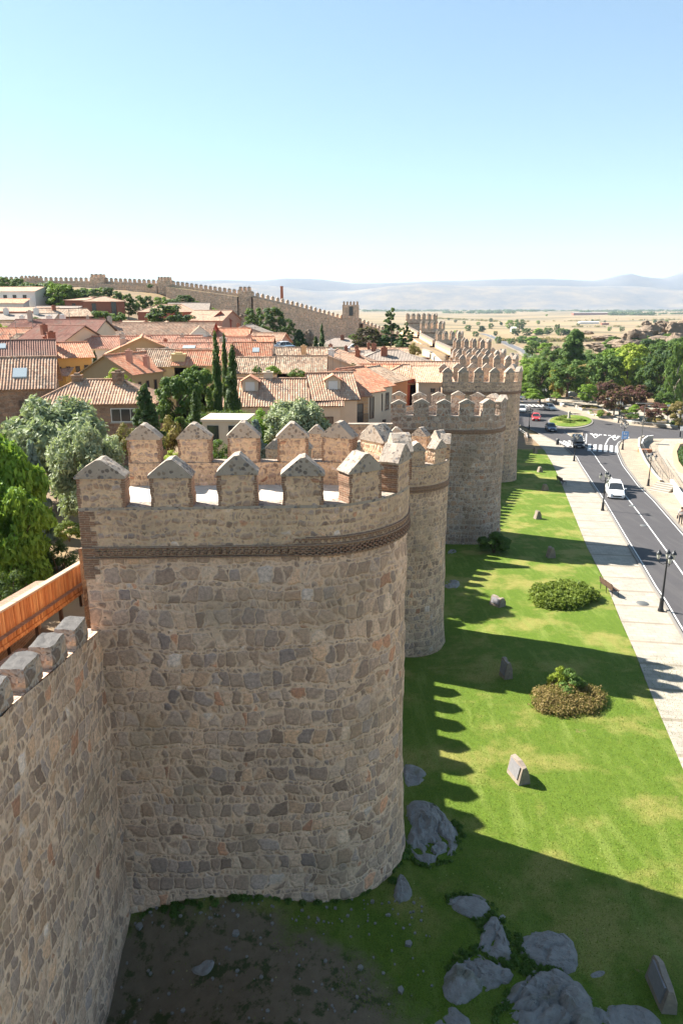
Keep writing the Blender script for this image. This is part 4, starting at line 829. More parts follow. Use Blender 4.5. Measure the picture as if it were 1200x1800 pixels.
HS=[
('stone house with brown glazed window and flat skylight, cut by the left edge',-40,683,60,11.5,6.5,16,2.6,'x','stone','pink',dict(wins=[('f',4.0,-1.9,1.9,1.7,3)],sky_=[(3.2,1.4,1.1,1.0)])),
('stone house with hipped pale roof and wide curtained window behind the silvery tree',165,708,60,9.6,6.0,5,1.8,'hip','stone','pink',dict(wins=[('f',2.9,-1.05,3.2,1.15,4,'frame_white')],chim=[(-1.9,2.9,.8,.5,'w_stone'),(1.6,2.6,.9,.9,'w_stone')])),
('house with broad ribbed brown roof carrying two small skylights at left',-20,646,78,13,9,20,3.0,'x','ochre','sheet',dict(sky_=[(-2.6,2.5,1,.8),(1.2,3.4,1,.8)])),
('yellow rendered house with four tall windows and orange tiled roof',126,628,88,4.6,6.5,30,1.8,'x','yellow','orange',dict(wins=[('f',-1.5,-1.9,.5,1.7,2),('f',-.5,-1.9,.5,1.7,2),('f',.6,-1.9,.5,1.7,2),('f',1.6,-1.5,.5,1.1,2)],chim=[(-1.6,2.6,.9,1.6,'brick_red'),(-1.9,4.5,.8,1.3,'brick_red')])),
('small low house with pale roof tucked left of the yellow house',92,662,84,3.0,4,10,.8,'mono','yellow','pink',dict(wins=[('f',-.6,-1.2,1.3,1.9,2)])),
('house with tall blank cream gable and dark red roof',150,600,102,7.2,10,56,2.4,'y','cream','darkred',dict(chim=[(-2,6,.8,1.2,'brick_red')])),
('house with plain orange roof at the left edge below the apartment block',18,601,112,12,8,10,2.2,'x','greyw','orange',dict()),
('house with mottled corrugated roof between the orange roofs at left',62,607,104,9,6,-12,1.6,'x','beige','mottled',dict(chim=[(2,2,.8,.8,'concrete')])),
('house with wide faded red roof and slim chimney behind the mottled one',88,584,122,15,9,-4,2.2,'x','cream','darkred',dict(chim=[(-5,4,.7,1.6,'concrete')])),
('house with olive gable wall and orange roof in front of white facade',188,656,80,6.6,9,-22,2.2,'y','olive','orange',dict(wins=[('r',1.2,-1.7,.5,1.6,1),('r',2.6,-1.7,.5,1.6,1),('r',4.0,-1.7,.5,1.6,1),('r',5.4,-1.7,.5,1.6,1),('r',7,-1.7,.6,1.8,2)],chim=[(1.4,2.2,.6,1.2,'w_pinkw'),(2.6,3.6,.6,1.2,'w_pinkw')])),
('pale yellow house with half shaded streaky roof and single small window',297,643,84,8,6,0,1.9,'x','paleyellow','mottled',dict(wins=[('f',.9,-1.5,.8,.9,2)],chim=[(-1,4.2,.6,.7,'concrete')])),
('pale yellow house end with little flat topped tower room left of the cypresses',345,641,84,5,5,0,1.6,'x','paleyellow','orange',dict(wins=[('f',-1.2,-2.2,.7,.9,1)],chim=[(-2.1,.9,1.5,.6,'w_paleyellow')])),
('house with bright orange roof and cream gable behind the streaky roofs',252,621,97,9,9,14,2.4,'y','ochre','orange',dict(chim=[(-2.5,3,.8,.8,'concrete'),(3,7,.5,.7,'brick_red')])),
('house with pink corrugated roof just left of the cypress tops',325,622,96,11,5.5,0,1.4,'x','cream','red',dict(sky_=[(0.3,1.5,1.6,.7)])),
('small white walled house under the long brown roof',292,608,106,9,6,2,1.5,'x','white','red',dict(chim=[(2,2,.5,.6,'concrete')])),
('low white house between cream gable and orange roof',190,612,100,9.5,6,0,1.6,'x','white','red',dict(chim=[(1.5,2,.6,.9,'concrete')])),
('red roofed house with dark opening, right half behind the cypresses',372,614,104,10,6,0,1.6,'x','beige','red',dict()),
('very long house with brown roof, brick red wall and white right gable',262,592,132,21.5,8,-4,2.7,'x','redw','brown',dict(wins=[('f',4.2,-1.1,1,1.4,2),('f',6.6,-1.1,1,1.4,2),('f',8.8,-1.1,1,1.4,2)],chim=[(-8,3,.7,1.6,'concrete'),(-2,5,.6,.8,'brick_red')])),
('white gabled house end attached right of the long brown roof',352,592,131,4.2,7.5,14,2.0,'y','white','brown',dict()),
('house with small orange roof beside the grey one right of the cypress tops',398,594,135,7.5,7,0,1.8,'x','brickw','orange',dict()),
('brick apartment block with broad brown roof left of the plane trees',142,528,188,9,11,-14,1.0,'hip','brickred','brown',dict(wins=[('f',-2,-1.6,1,1.8,2),('f',2.2,-1.4,1,2.2,2)],cat='apartment block')),
('brick apartment block wing with stepped gables right of the first block',183,530,184,9.5,9,18,1.4,'hip','brickred','brown',dict(wins=[('f',-2.4,-1.6,1,2.4,2),('f',2.2,-1.6,1.2,3.4,2)],cat='apartment block')),
('lower brick wing standing in front of the brick apartment block',152,552,178,8,6,-10,.3,'flat','brickred','brown',dict(wins=[('f',-1,-2,2.4,2.4,3),('f',2.6,-2,1,2.2,1)],cat='apartment block')),
('brick house with pale streaky roof below the apartment block',120,556,160,10,8,35,1.8,'x','brickred','mottled',dict(chim=[(-2,3,.8,1,'brick_red')])),
('white four windowed apartment house at the left edge under the trees',20,512,196,13,9,-8,1.3,'x','white','pink',dict(wins=[('f',-4.4,-1.6,1,1.4,2),('f',-1.8,-1.6,1,1.4,2),('f',.8,-1.6,1,1.4,2),('f',3.6,-1.6,1,1.4,2),('f',-4.4,-4.4,1,1.4,2),('f',3.6,-4.4,1,1.6,2)],cat='apartment block')),
('white garage with sloping roof attached before the white apartment house',8,533,188,9,5,6,1.2,'mono','white','orange',dict()),
('long low shed with dull brown roof below the white apartment house',26,548,170,15,6,0,1.0,'mono','brickw','brown',dict()),
('low grey roofed shed right of the long one',88,546,172,10,6,0,1.0,'mono','greyw','grey',dict()),
('low house with faded tile roof in the second row at left',30,562,152,14,7,4,1.3,'x','beige','grey',dict(chim=[(-3,3,.9,1.2,'w_white'),(3,3,.9,1.2,'w_white')])),
('house with pointed grey roof below the brick wing',95,577,145,8,8,20,1.7,'hip','beige','grey',dict(chim=[(-1,4,.5,.8,'concrete')])),
('low house with dusky roof and white vent chimneys',52,580,134,13,7,-3,1.4,'x','pinkw','brown',dict(chim=[(3,2,.9,1.7,'w_white'),(5,3,.9,1.5,'w_white'),(-3,4,.8,1.3,'w_white')])),
('house with coral hipped roof left of the long brown roof',140,580,134,10,8,10,1.8,'hip','cream','orange',dict(chim=[(1,4,.5,.8,'concrete')])),
('brown roofed house behind the round dark tree on the slope',292,548,170,13,8,-3,1.8,'hip','brickw','brown',dict()),
('grey brown roofed house right of the round dark tree',330,545,172,9,8,5,1.8,'x','greyw','grey',dict()),
('pinkish house with brown roof on the slope',358,563,160,9,8,-22,2.3,'x','pinkw','brown',dict(wins=[('f',2,-1.2,.7,.8,1)])),
('narrow house with bright red gable wall on the slope',388,563,161,4.5,7,10,2.2,'y','redw','brown',dict()),
('small pink lean-to house in front of the red gabled one',352,576,152,6.5,5,0,.9,'y','pinkw','pink',dict(wins=[('f',1.8,-.6,.5,.6,1)])),
('low house with dull roof in the hollow beside the terrace trees',250,573,150,9,6,5,.9,'mono','beige','brown',dict()),
('grey gabled house at the foot of the slope right of the cypress tops',430,588,143,8.6,8,-4,1.9,'y','greyw','grey',dict(chim=[(-2,4,.6,1.0,'brick_red')])),
('pink brick house with garage door and tan roof by the parked car',461,605,128,5.6,8,-12,2.0,'x','pinkw','pink',dict(wins=[('f',-1,-1.2,1.6,1.4,2)])),
('small house with bright orange roof left of the pink brick house',436,608,118,7.2,6,0,1.5,'x','cream','orange',dict(chim=[(0,2,.6,.7,'w_pinkw')])),
('house with steep coral ribbed roof and a skylight right of the cypresses',424,634,98,7.4,6,0,2.6,'x','white','orange',dict(sky_=[(1.8,1.6,.9,.7)],chim=[(-2.6,2.2,.9,1.2,'concrete')])),
('low long roof of weathered stripes right of the coral roof',500,633,102,12.5,6,0,1.7,'x','ochre','mottled',dict(chim=[(-2.2,1.2,.7,1.2,'w_ochre'),(2.6,1.2,.7,1.2,'w_ochre')])),
('wide house with dark striped roof behind the dormered row, left part',460,655,88,11,6.5,0,1.8,'x','cream','mottled',dict()),
('house with striped roof and cream right gable behind the dormered row',528,655,88,5.6,6.5,0,2.0,'x','cream','mottled',dict()),
('broad house with cream gable facing the wall and thick grey tiled verge',574,650,98,10,14,-6,2.2,'y','beige','pink',dict(chim=[(.5,1,.7,.9,'w_white')])),
('house with pale roof behind the cream gable',566,634,112,9,7,12,1.5,'hip','beige','pink',dict(chim=[(2,3,.7,.9,'brick_red')])),
('house with little hipped roof and red brick chimney in the middle of the roofs',612,641,108,7,6,-12,1.7,'hip','brickw','pink',dict(chim=[(1,2,.7,1,'brick_red')])),
('low house with a row of small red chimneys',622,628,122,13,7,-2,1.0,'x','beige','grey',dict(chim=[(-4,3,.7,1.1,'brick_red'),(-1.4,3,.6,.8,'brick_red'),(.4,3,.6,.8,'brick_red'),(3.2,3,.7,1.2,'brick_red')])),
('house with big four sided grey brown roof and one fat chimney',688,643,116,14,11,0,2.4,'hip','pinkw','grey',dict(chim=[(-1.0,3.5,1,1.3,'brick_red')])),
('house with tan roof and tall twin chimneys behind the four sided roof',668,626,134,10,7,0,1.4,'x','beige','pink',dict(chim=[(-2,3,.5,1.1,'brick_red'),(-.8,3,.5,.9,'brick_red')])),
('long house with pale orange roof running towards the third tower',722,657,106,14,6,0,1.7,'x','cream','pink',dict(wins=[('f',3.2,-.9,.8,.7,2),('f',4.6,-.9,.8,.7,2)])),
('orange roofed low house left of the red house',654,660,98,9,6,-4,1.4,'x','pinkw','orange',dict()),
('red house with one brown window and pink roof',718,665,96,8,7,0,1.7,'hip','redw','pink',dict(wins=[('f',1.3,-1.1,.7,1.2,2)])),
('small cream house with sunny orange roof against the third tower',765,672,92,4.2,6,0,1.6,'mono','beige','pink',dict(wins=[('f',-.3,-1,.6,.5,1)])),
('little brown walled yard house between red house and cream house',742,675,96,3.2,4,0,.5,'mono','ochre','red',dict(wins=[('f',-.2,-1.2,.9,1.2,1)])),
('cream row house with two dormers on its long orange roof, behind the silvery tree',497,712,70,11,7.5,3,2.5,'x','cream','pink',dict(dorm=[(-3.2,1.9,1.5,1.1,1.9),(4.9,2.0,1.5,1.1,1.9)],chim=[(-1.5,4,.9,.8,'w_cream')],wins=[('f',4.4,-1.8,.9,1.3,2)])),
('cream row house with blind wall beside the sandstone balcony house',590,701,71,4.2,7.5,10,2.5,'x','cream','pink',dict(wins=[('f',-.9,-2.0,1.1,1.3,2)])),
('narrow sandstone house with wide glazed balcony window',622,697,73,3.4,7.5,32,2.4,'x','sand','orange',dict(wins=[('f',-.7,-1.7,1.0,1.9,1),('f',.6,-1.7,1.0,1.9,1),('f',-.6,-4.6,1.0,1.9,1)],balc=[(0,-2.75,2.7)])),
('cream town house with narrow shuttered windows right of the sandstone one',647,689,76.5,4.6,8,50,2.2,'x','cream','orange',dict(wins=[('f',-1.1,-1.7,.55,1.2,1),('f',.6,-1.7,.75,2.3,1),('f',-.9,-4.6,.7,1.9,1),('f',.8,-4.6,.7,1.9,1)])),
('cream town house with tall windows next to the orange house',669,680,81,5.0,8,56,2.2,'x','cream','orange',dict(wins=[('f',-1.4,-1.7,.7,1.9,1),('f',0,-1.7,.7,1.9,1),('f',1.4,-1.7,.7,1.9,1),('f',-1.0,-4.7,.7,2.,1),('f',.8,-4.7,.7,2.,1)])),
('orange rendered town house at the end of the curving row',692,672,88,8.4,8,62,1.7,'x','orangew','mottled',dict(wins=[('f',-1.8,-1.8,.7,1.5,1),('f',1.4,-1.8,.7,1.5,1),('f',-1.8,-4.6,.8,2.,1),('f',1.2,-4.6,.8,2.,1)],chim=[(-1,5,.6,.9,'w_olive')])),
('grey roofed bungalow with hedge and blue door below the far wall',597,609,176,12,9,0,2.1,'hip','white','grey',dict(wins=[('f',-1.0,-1.7,1.1,2.2,1)],chim=[(.6,3.5,.9,1.0,'brick_red')],cat='bungalow')),
('long low stone outbuilding in front of the bungalow',560,623,158,15,4,0,.7,'x','brickw','grey',dict(wins=[('f',-3,-.9,2.4,1.0,1)])),
]
for hs in HS:
    a=hs[:11]; k=dict(hs[11]); house(*a,**k)
# roofs that fill the middle of the town between the described ones
def pavilion():
    X,Y,Z=at(392,738,50); T=empty('garden_pavilion',(X,Y,Z),'white flat roofed pavilion with dark doorways under the clipped hedge','pavilion',R(-4))
    mb=MB(); mb.box((0,1.7,-.1),(3.3,3.0,.18)); mb.build('roof_slab','w_cream',T)
    mb=MB(); mb.box((0,1.7,-1.9),(3.1,2.8,3.4)); mb.build('wall','w_cream',T)
    for x in (-.8,.7):
        mb=MB(); mb.box((x,.28,-1.2),(.8,.08,1.5)); mb.build('doorway','glass',T)
pavilion()
def plainwall(name,label,pts,h,th,mat,cat='wall',group=None):
    P=[np.array(at(*p)) for p in pts]; O=P[0]; T=empty(name,tuple(O),label,cat,0,group); mb=MB()
    for a,b in zip(P[:-1],P[1:]):
        a=a-O;b=b-O; d=(b-a)[:2]; n=np.array([-d[1],d[0]])/np.linalg.norm(d)*th
        for q0,q1,zz in ((a,b,0),):
            f=lambda p,o,dz:(p[0]+n[0]*o,p[1]+n[1]*o,p[2]+dz)
            mb.face([f(a,0,-h),f(b,0,-h),f(b,0,0),f(a,0,0)]); mb.face([f(b,1,-h),f(a,1,-h),f(a,1,0),f(b,1,0)]); mb.face([f(a,0,0),f(b,0,0),f(b,1,0),f(a,1,0)]); mb.face([f(a,1,-h),f(a,0,-h),f(a,0,0),f(a,1,0)]); mb.face([f(b,0,-h),f(b,1,-h),f(b,1,0),f(b,0,0)])
    mb.build('wall_face',mat,T); c=MB()
    for a,b in zip(P[:-1],P[1:]):
        m_=(a+b)/2-O; l=np.linalg.norm((b-a)[:2]); 
        if abs(a[2]-b[2])<.6: d=b-a; n=np.array([-d[1],d[0]])/l*th/2; c.box((m_[0]+n[0],m_[1]+n[1],m_[2]+.05),(l,th+.12,.08),math.atan2(d[1],d[0]))
    if c.v: c.build('coping','cap',T)
plainwall('retaining_wall','sunlit beige retaining wall below the earthen wall walk',[(742,613,172),(757,620,160),(786,648,128)],5,.5,'w_cream')
plainwall('yard_wall','low brown stone yard wall below the dark conifers',[(717,629,142),(754,629,142)],4,.4,'w_brickw')
plainwall('garden_wall','orange lit garden wall seen over the merlons of the second tower',[(612,747,58),(690,747,58)],6,.5,'stone_warm')
# ---------------------------------------------------------------- trees
def leafmesh(name,mat,clumps,nleaf,size,seed,elong=1.,flat_=.35,up=0.):
    """clumps: list (x,y,z,r,rz); leaves are small quads over the clump surfaces"""
    rg=np.random.default_rng(seed); C=np.array(clumps,float); w=C[:,3]**2; w/=w.sum(); ci=rg.choice(len(C),nleaf,p=w)
    d=rg.normal(size=(nleaf,3)); d/=np.linalg.norm(d,axis=1)[:,None]; d[:,2]=np.where(d[:,2]<-.3,-d[:,2],d[:,2])
    rr=rg.uniform(.05,1.55,nleaf) if flat_>.6 else rg.uniform(.25,1.3,nleaf)**.8
    c=C[ci]; pos=c[:,:3]+d*np.stack([c[:,3]*rr,c[:,3]*rr,c[:,4]*rr],1)
    nrm=d+rg.normal(size=(nleaf,3))*flat_+np.array([0,0,.25]); nrm/=np.linalg.norm(nrm,axis=1)[:,None]
    t=np.cross(nrm,rg.normal(size=(nleaf,3))+np.array([0,0,up*3])); t/=np.linalg.norm(t,axis=1)[:,None]; b=np.cross(nrm,t)
    if up: t,b=b,t
    s=size*rg.uniform(.6,1.3,nleaf)[:,None]; t=t*s*elong; b=b*s
    V=np.stack([pos-t*.5-b*.15,pos-b*.5+t*.1,pos+t*.55,pos+b*.5-t*.05],1).reshape(-1,3)
    me=bpy.data.meshes.new(name); me.vertices.add(len(V)); me.vertices.foreach_set('co',V.ravel()); me.loops.add(nleaf*4); me.loops.foreach_set('vertex_index',np.arange(nleaf*4)); me.polygons.add(nleaf)
    me.polygons.foreach_set('loop_start',np.arange(nleaf)*4); me.polygons.foreach_set('loop_total',np.full(nleaf,4)); me.update(calc_edges=True)
    at_=me.attributes.new('rnd','FLOAT','FACE'); cr=rg.uniform(0,1,len(C)); at_.data.foreach_set('value',np.clip(.55*cr[ci]+.45*rg.uniform(0,1,nleaf),0,1))
    me.materials.append(M['leaf_'+mat]); return me
def crown_clumps(kind,seed):
    r=random.Random(seed); out=[]
    if kind=='broad':
        for _ in range(62):
            a=r.uniform(0,6.28); z=r.uniform(.14,.94); R_=.47*math.sin(math.pi*min(1,max(.14,(z-.04)/.96)))**.6*(.82+.3*r.random()); q=R_*math.sqrt(r.uniform(.15,1)); k=r.uniform(.06,.13); out.append((q*math.cos(a)*1.05,q*math.sin(a)*1.05,z,k,k*.8))
    elif kind=='round':
        for _ in range(80):
            a=r.uniform(0,6.28); z=r.uniform(.10,.94); R_=.43*math.sin(math.pi*min(1,max(.14,(z-.06)/.94)))**.5; q=R_*math.sqrt(r.uniform(.3,1))*(.9+.2*r.random()); k=r.uniform(.06,.12); out.append((q*math.cos(a),q*math.sin(a),z,k,k*.85))
    elif kind=='cypress':
        for i in range(46):
            z=i/46*.95+.03; R_=.085*math.sin(math.pi*min(1,z*.86+.12))**.7; a=r.uniform(0,6.28); q=R_*r.uniform(.1,.75); out.append((q*math.cos(a),q*math.sin(a),z,.05*(1.25-z*.85),.09))
    elif kind=='poplar':
        for i in range(40):
            z=.14+i/40*.80; R_=.17*math.sin(math.pi*min(1,z*.9+.08))**.7; a=r.uniform(0,6.28); q=R_*r.uniform(.3,1); out.append((q*math.cos(a),q*math.sin(a),z,.075,.10))
    elif kind=='conifer':
        for i in range(70):
            z=.08+i/70*.88; R_=.33*(1-z)**.85+.01; a=i*2.4+r.uniform(-.3,.3); q=R_*r.uniform(.35,1); out.append((q*math.cos(a),q*math.sin(a),z-q*.15,.035+.09*(1-z),.035))
    elif kind=='cedar':
        for i in range(80):
            z=.15+r.random()*.82; R_=.38*(1-z)**.6+.03; a=r.uniform(0,6.28); q=R_*r.uniform(.2,1); out.append((q*math.cos(a),q*math.sin(a),z,.10*(1.15-z),.035))
    elif kind=='bush':
        for _ in range(30):
            a=r.uniform(0,6.28); q=.46*math.sqrt(r.random()); z=.12+.68*r.random()*(1-(q/.6)**2); k=r.uniform(.11,.19); out.append((q*math.cos(a),q*math.sin(a),z,k,k*.8))
    elif kind=='open':    # thin upright plume clumps
        for _ in range(60):
            a=r.uniform(0,6.28); z=r.uniform(.22,.95); R_=.50*math.sin(math.pi*min(1,max(.1,(z-.08)/.92)))**.55; q=R_*math.sqrt(r.uniform(.25,1)); k=r.uniform(.06,.11); out.append((q*math.cos(a),q*math.sin(a),z,k,k*1.5))
    return out
def trunkmesh(kind,seed,mat='bark'):
    r=random.Random(seed); mb=MB()
    if kind in('cypress','conifer','poplar','cedar'): mb.tube([(0,0,-.08),(.004,0,.3),(0,.004,.8),(0,0,.93)],[.018,.014,.006,.002],7)
    elif kind=='bush':
        for i in range(5): a=i*1.26; mb.tube([(0,0,-.05),(.12*math.cos(a),.12*math.sin(a),.3),(.3*math.cos(a),.3*math.sin(a),.6)],[.02,.014,.006],5)
    else:
        mb.tube([(0,0,-.06),(.01,0,.15),(-.01,.01,.35),(.02,0,.6)],[.032,.026,.022,.012],8)
        for i in range(7):
            a=i*.9+r.random(); z=.24+.05*i; mb.tube([(0,0,z),(.14*math.cos(a),.14*math.sin(a),z+.13),(.30*math.cos(a),.30*math.sin(a),z+.27)],[.015,.010,.004],5)
    return mb
PROTO={}
def tree(label,u,v,y,h,w,mat,kind='broad',name='tree',cat='tree',group=None,loc=None,n=2600,size=.045,var=None,rot=None,elong=1.3,pale=False,up=0.,zoff=0,flat_=.35):
    var=var if var is not None else (len(PROTO)%2 if False else (int(abs(u)*7+v)%3))
    key=(mat,kind,var,n,size,pale)
    if key not in PROTO:
        cm=leafmesh('crown',mat,crown_clumps(kind,var*13+5),n,size,var+3,elong,flat_,up); tm=trunkmesh(kind,var).build('trunk','bark_pale' if pale else 'bark'); PROTO[key]=(cm,tm.data); first=tm
    else: first=None
    cm,tm=PROTO[key]
    if loc is None:
        X,Y,Z=at(u,v,y)
    else: X,Y,Z=loc
    T=empty(name,(X,Y,Z+zoff),label,cat,rot if rot is not None else random.uniform(0,6.28),group)
    fw=w/ {'broad':1.08,'round':1.0,'cypress':.26,'poplar':.46,'conifer':.72,'cedar':.84,'bush':1.2,'open':1.1}[kind]
    c=bpy.data.objects.new('crown' if kind!='bush' else 'foliage',cm); COL.objects.link(c); c.parent=T; c.scale=(fw,fw,h)
    if first: t=first
    else: t=bpy.data.objects.new('trunk',tm); COL.objects.link(t)
    t.name='trunk' if kind!='bush' else 'stems'; t.parent=T; s_=max(.5,min(1.2,fw/h)); t.scale=(h*s_ if kind in('broad','round','open') else h,h*s_ if kind in('broad','round','open') else h,h)
    return T
def treepx(label,u,vb,vt,y,wpx,mat,kind='broad',**k):
    """crown measured on the photo: base line vb, top vt, width wpx"""
    a=at(u,vb,y); b=at(u,vt,y); sc=(y*cp-a[2]*sp)/F; h=b[2]-a[2]; return tree(label,u,vb,y,h,wpx*sc,mat,kind,**k)
# near garden
treepx('big bright green pine filling the left edge beside the wooden fence',24,1075,775,31,160,'pine','round',name='pine_tree',n=52000,size=.030,elong=2.2,flat_=.7)
treepx('second bright pine crown lower down behind the wooden fence at the left edge',40,1090,860,28.5,130,'pine','round',name='pine_tree',n=30000,size=.030,elong=2.2,flat_=.7,var=1)
treepx('dark blue-green conifer standing between the bright pine and the silvery tree',78,985,770,37,70,'blue','conifer',name='conifer',n=16000,size=.03,elong=2)
treepx('large silvery green tree in front of the stone houses at left',112,900,724,45,195,'olive','open',name='silvery_tree',n=42000,size=.024,elong=2.6,flat_=.8,pale=True)
treepx('silvery green tree nearer the big tower, right of the large one',165,945,768,39,135,'olive','open',name='silvery_tree',n=26000,size=.024,elong=2.6,flat_=.8,var=1,pale=True)
treepx('dark rounded shrub at the foot of the fence near the tower',105,1020,935,31,80,'dark','bush',name='shrub',cat='shrub',n=9000,size=.03)
treepx('dark shrub at the left edge just above the wooden fence',22,1085,990,26,85,'dark','bush',name='shrub',cat='shrub',n=9000,size=.03)
treepx('pale low juniper spreading over the sandy garden ground',122,950,905,35,50,'juniper','bush',name='shrub',cat='shrub',n=5000,size=.04)
treepx('small shrub with yellow-green leaves beside the stone house',222,800,735,50,55,'heather','bush',name='shrub',cat='shrub',n=7000,size=.035)
treepx('dark spruce in front of the hipped stone house',262,800,672,54,70,'dark','conifer',name='conifer',n=14000,size=.028,elong=1.8)
treepx('tall slim cypress, left one of the three tall ones',385,742,588,60,25,'cypress','cypress',name='cypress',n=9000,size=.016,elong=2.4,up=1)
treepx('slim cypress with the lightest outline, middle one of the three tall ones',400,742,592,61,20,'cypress','cypress',name='cypress',n=9000,size=.016,elong=2.4,up=1,var=1)
treepx('stout cypress, right one of the three tall ones',412,745,612,59,34,'cypress','cypress',name='cypress',n=9000,size=.016,elong=2.4,up=1,var=2)
treepx('short dark cypress left of the white pavilion',345,760,688,55,28,'cypress','cypress',name='cypress',n=7000,size=.018,elong=2.4,up=1)
treepx('broad leafy tree in the garden between spruce and cypresses',318,770,655,60,85,'green','round',n=16000,size=.035)
treepx('mixed green and yellow tree behind the garden tree',352,740,642,66,80,'green','broad',n=12000,size=.035,var=2)
treepx('yellow-green bush beside the white facade',208,690,638,68,50,'yellowgreen','bush',name='bush',cat='shrub',n=6000,size=.045)
treepx('bushy tree with autumn tints beside the spruce',300,800,720,57,60,'heather','bush',name='bush',cat='shrub',n=7000,size=.04)
treepx('silvery willow-like tree in front of the dormered row',520,815,714,50,125,'olive','open',name='silvery_tree',n=32000,size=.026,elong=2.6,flat_=.8,var=2,pale=True)
treepx('bright green shrub left of the willow-like silvery tree',462,800,705,50,70,'pine','bush',name='shrub',cat='shrub',n=9000,size=.03)
treepx('grey-blue conifer rising just behind the merlons of the big tower',452,830,735,45,60,'blue','conifer',name='conifer',n=14000,size=.03,elong=2)
treepx('dark green bush right of the silvery willow-like tree',565,812,720,52,60,'green','bush',name='shrub',cat='shrub',n=8000,size=.03)
treepx('yellow flowering bush seen between the first far merlons of the big tower',300,830,785,45,50,'yellowgreen','bush',name='bush',cat='shrub',n=5000,size=.035)
treepx('dark bush behind the tower floor beside the garden path',390,830,765,45,80,'green','bush',name='shrub',cat='shrub',n=8000,size=.035)
def hedge(label,pts,h,w,mat='green'):
    P=[np.array(at(*p)) for p in pts]; cl=[]; O=P[0]
    for a,b in zip(P[:-1],P[1:]):
        n=int(np.linalg.norm(b-a)/.35)+1
        for i in range(n):
            q=a+(b-a)*i/n-O; cl.append((q[0]+jit(.1),q[1]+jit(.15),q[2]-h/2,.45*w,h*.5))
    me=leafmesh('foliage',mat,cl,len(cl)*420,.09,5); T=empty('hedge',tuple(O),label,'hedge'); o=bpy.data.objects.new('foliage',me); COL.objects.link(o); o.parent=T
hedge('clipped green hedge on top of the white pavilion',[(340,728,56),(380,724,57),(440,722,57)],1.4,1.2)
hedge('dark hedge wrapped round the grey roofed bungalow',[(560,600,174),(590,615,170),(640,608,172)],4,3,'dark')
# trees of the town and the hill, one by one
TT=[
('round dark tree standing before the brown roofed houses',300,592,536,150,72,'dark','round'),
('pale lower tree at the left foot of the round dark tree',272,590,556,148,30,'green','round'),
('large tree crown right of the white apartment house, dark half',78,560,493,205,62,'dark','broad'),
('large bright crown in the middle of the hillside row',102,560,494,203,52,'green','broad'),
('large crown right of the brightest hillside crown',122,560,500,200,40,'dark','broad'),
('green tree at the top left corner of the hillside',12,520,487,235,40,'green','broad'),
('second green tree from the left edge below the crest wall',35,520,490,232,32,'green','broad'),
('wide crown filling the hillside band right of the white apartment house',62,552,497,210,60,'green','round'),
('dense crown between the two brightest hillside crowns',112,556,497,198,50,'bright','round'),
('low spreading crown left of the brick apartment block',128,552,508,199,44,'green','round'),
('leafy crown just behind the brick apartment roof',160,540,508,215,50,'dark','round'),
('lower tree left of the large hillside crowns',55,535,496,222,36,'green','broad'),
('tree behind the brick apartment block, left one',150,535,506,225,32,'green','broad'),
('tree behind the brick apartment block, middle one',172,535,505,224,34,'bright','broad'),
('tree behind the brick apartment block, right one',193,536,506,223,30,'dark','broad'),
('leafy tree in front of the brick apartment wing',180,600,548,165,52,'green','broad'),
('tree right of the leafy one in front of the brick wing',208,598,548,166,42,'green','broad'),
('terrace tree beside the brick wing, first of the upright ones',210,558,514,205,26,'dark','broad'),
('terrace tree with visible trunk, second of the upright ones',227,560,516,203,24,'green','broad'),
('terrace tree with visible trunk, third of the upright ones',247,561,519,202,22,'green','broad'),
('terrace tree at the right end of the upright ones',262,557,521,204,20,'dark','broad'),
('bright tree on the dry slope below the grass patch',284,548,522,215,26,'bright','round'),
('dark tree in the middle of the slope above the brown roofs',325,545,519,213,36,'dark','round'),
('green tree left of the dark slope tree',304,545,526,214,26,'green','round'),
('green bush right of the dark slope tree',345,550,529,212,26,'green','round'),
('bright bush low on the slope near the rocks',372,560,538,205,34,'bright','bush'),
('dark tree right of the red gabled house',398,578,548,175,22,'dark','round'),
('dark bush against the crest wall near the bend turret',265,507,497,268,14,'dark','bush'),
('left tree of the big group under the long far wall, bright',448,588,541,168,34,'green','round'),
('big dark tree of the group under the long far wall, with clear trunk',481,605,541,160,44,'dark','round'),
('smaller dark tree right of the big group under the far wall',508,603,560,172,22,'dark','broad'),
('dark ivy covered pointed tree by the old ruin',526,615,578,158,34,'dark','conifer'),
('round dark conifer shrub left of the slender cypress',518,617,592,155,20,'dark','bush'),
('slender cypress left of the bungalow',566,618,571,160,11,'cypress','cypress'),
('shorter cypress beside the slender one near the bungalow',555,618,592,158,11,'cypress','cypress'),
('big round almost black tree right of the bungalow',643,619,574,165,46,'mulberry','round'),
('tall spreading cedar in front of the last wall towers',686,620,541,165,48,'dark','cedar'),
('dark conifer right of the tall cedar',712,628,566,155,40,'dark','cedar'),
('dull brown-green bush on the earthen wall walk',727,628,598,148,26,'heather','bush'),
('leafy green tree in the yard at left, below the grey shed',62,578,552,150,36,'green','bush'),
('bright green bush at the left edge between roofs',4,588,564,128,26,'yellowgreen','bush'),
('ivy on the striped roof behind the dormers, left clump',452,657,640,84,16,'green','bush'),
('ivy bush on the striped roof behind the dormers, wide clump',478,660,638,84,30,'bright','bush'),
('ivy bush between striped roof and dormered roof',522,665,645,82,28,'green','bush'),
('small dark shrub by the cream gable',168,640,615,96,10,'dark','conifer'),
('green vine by the white facade',232,690,660,74,16,'bright','bush'),
('low lawn hedge of the bungalow garden',700,625,612,168,40,'bright','bush'),
('green scrub at the foot of the far wall near the cedar',655,600,585,200,30,'green','bush'),
('loose scrub left of the round mulberry tree',620,600,585,205,22,'green','bush'),
]
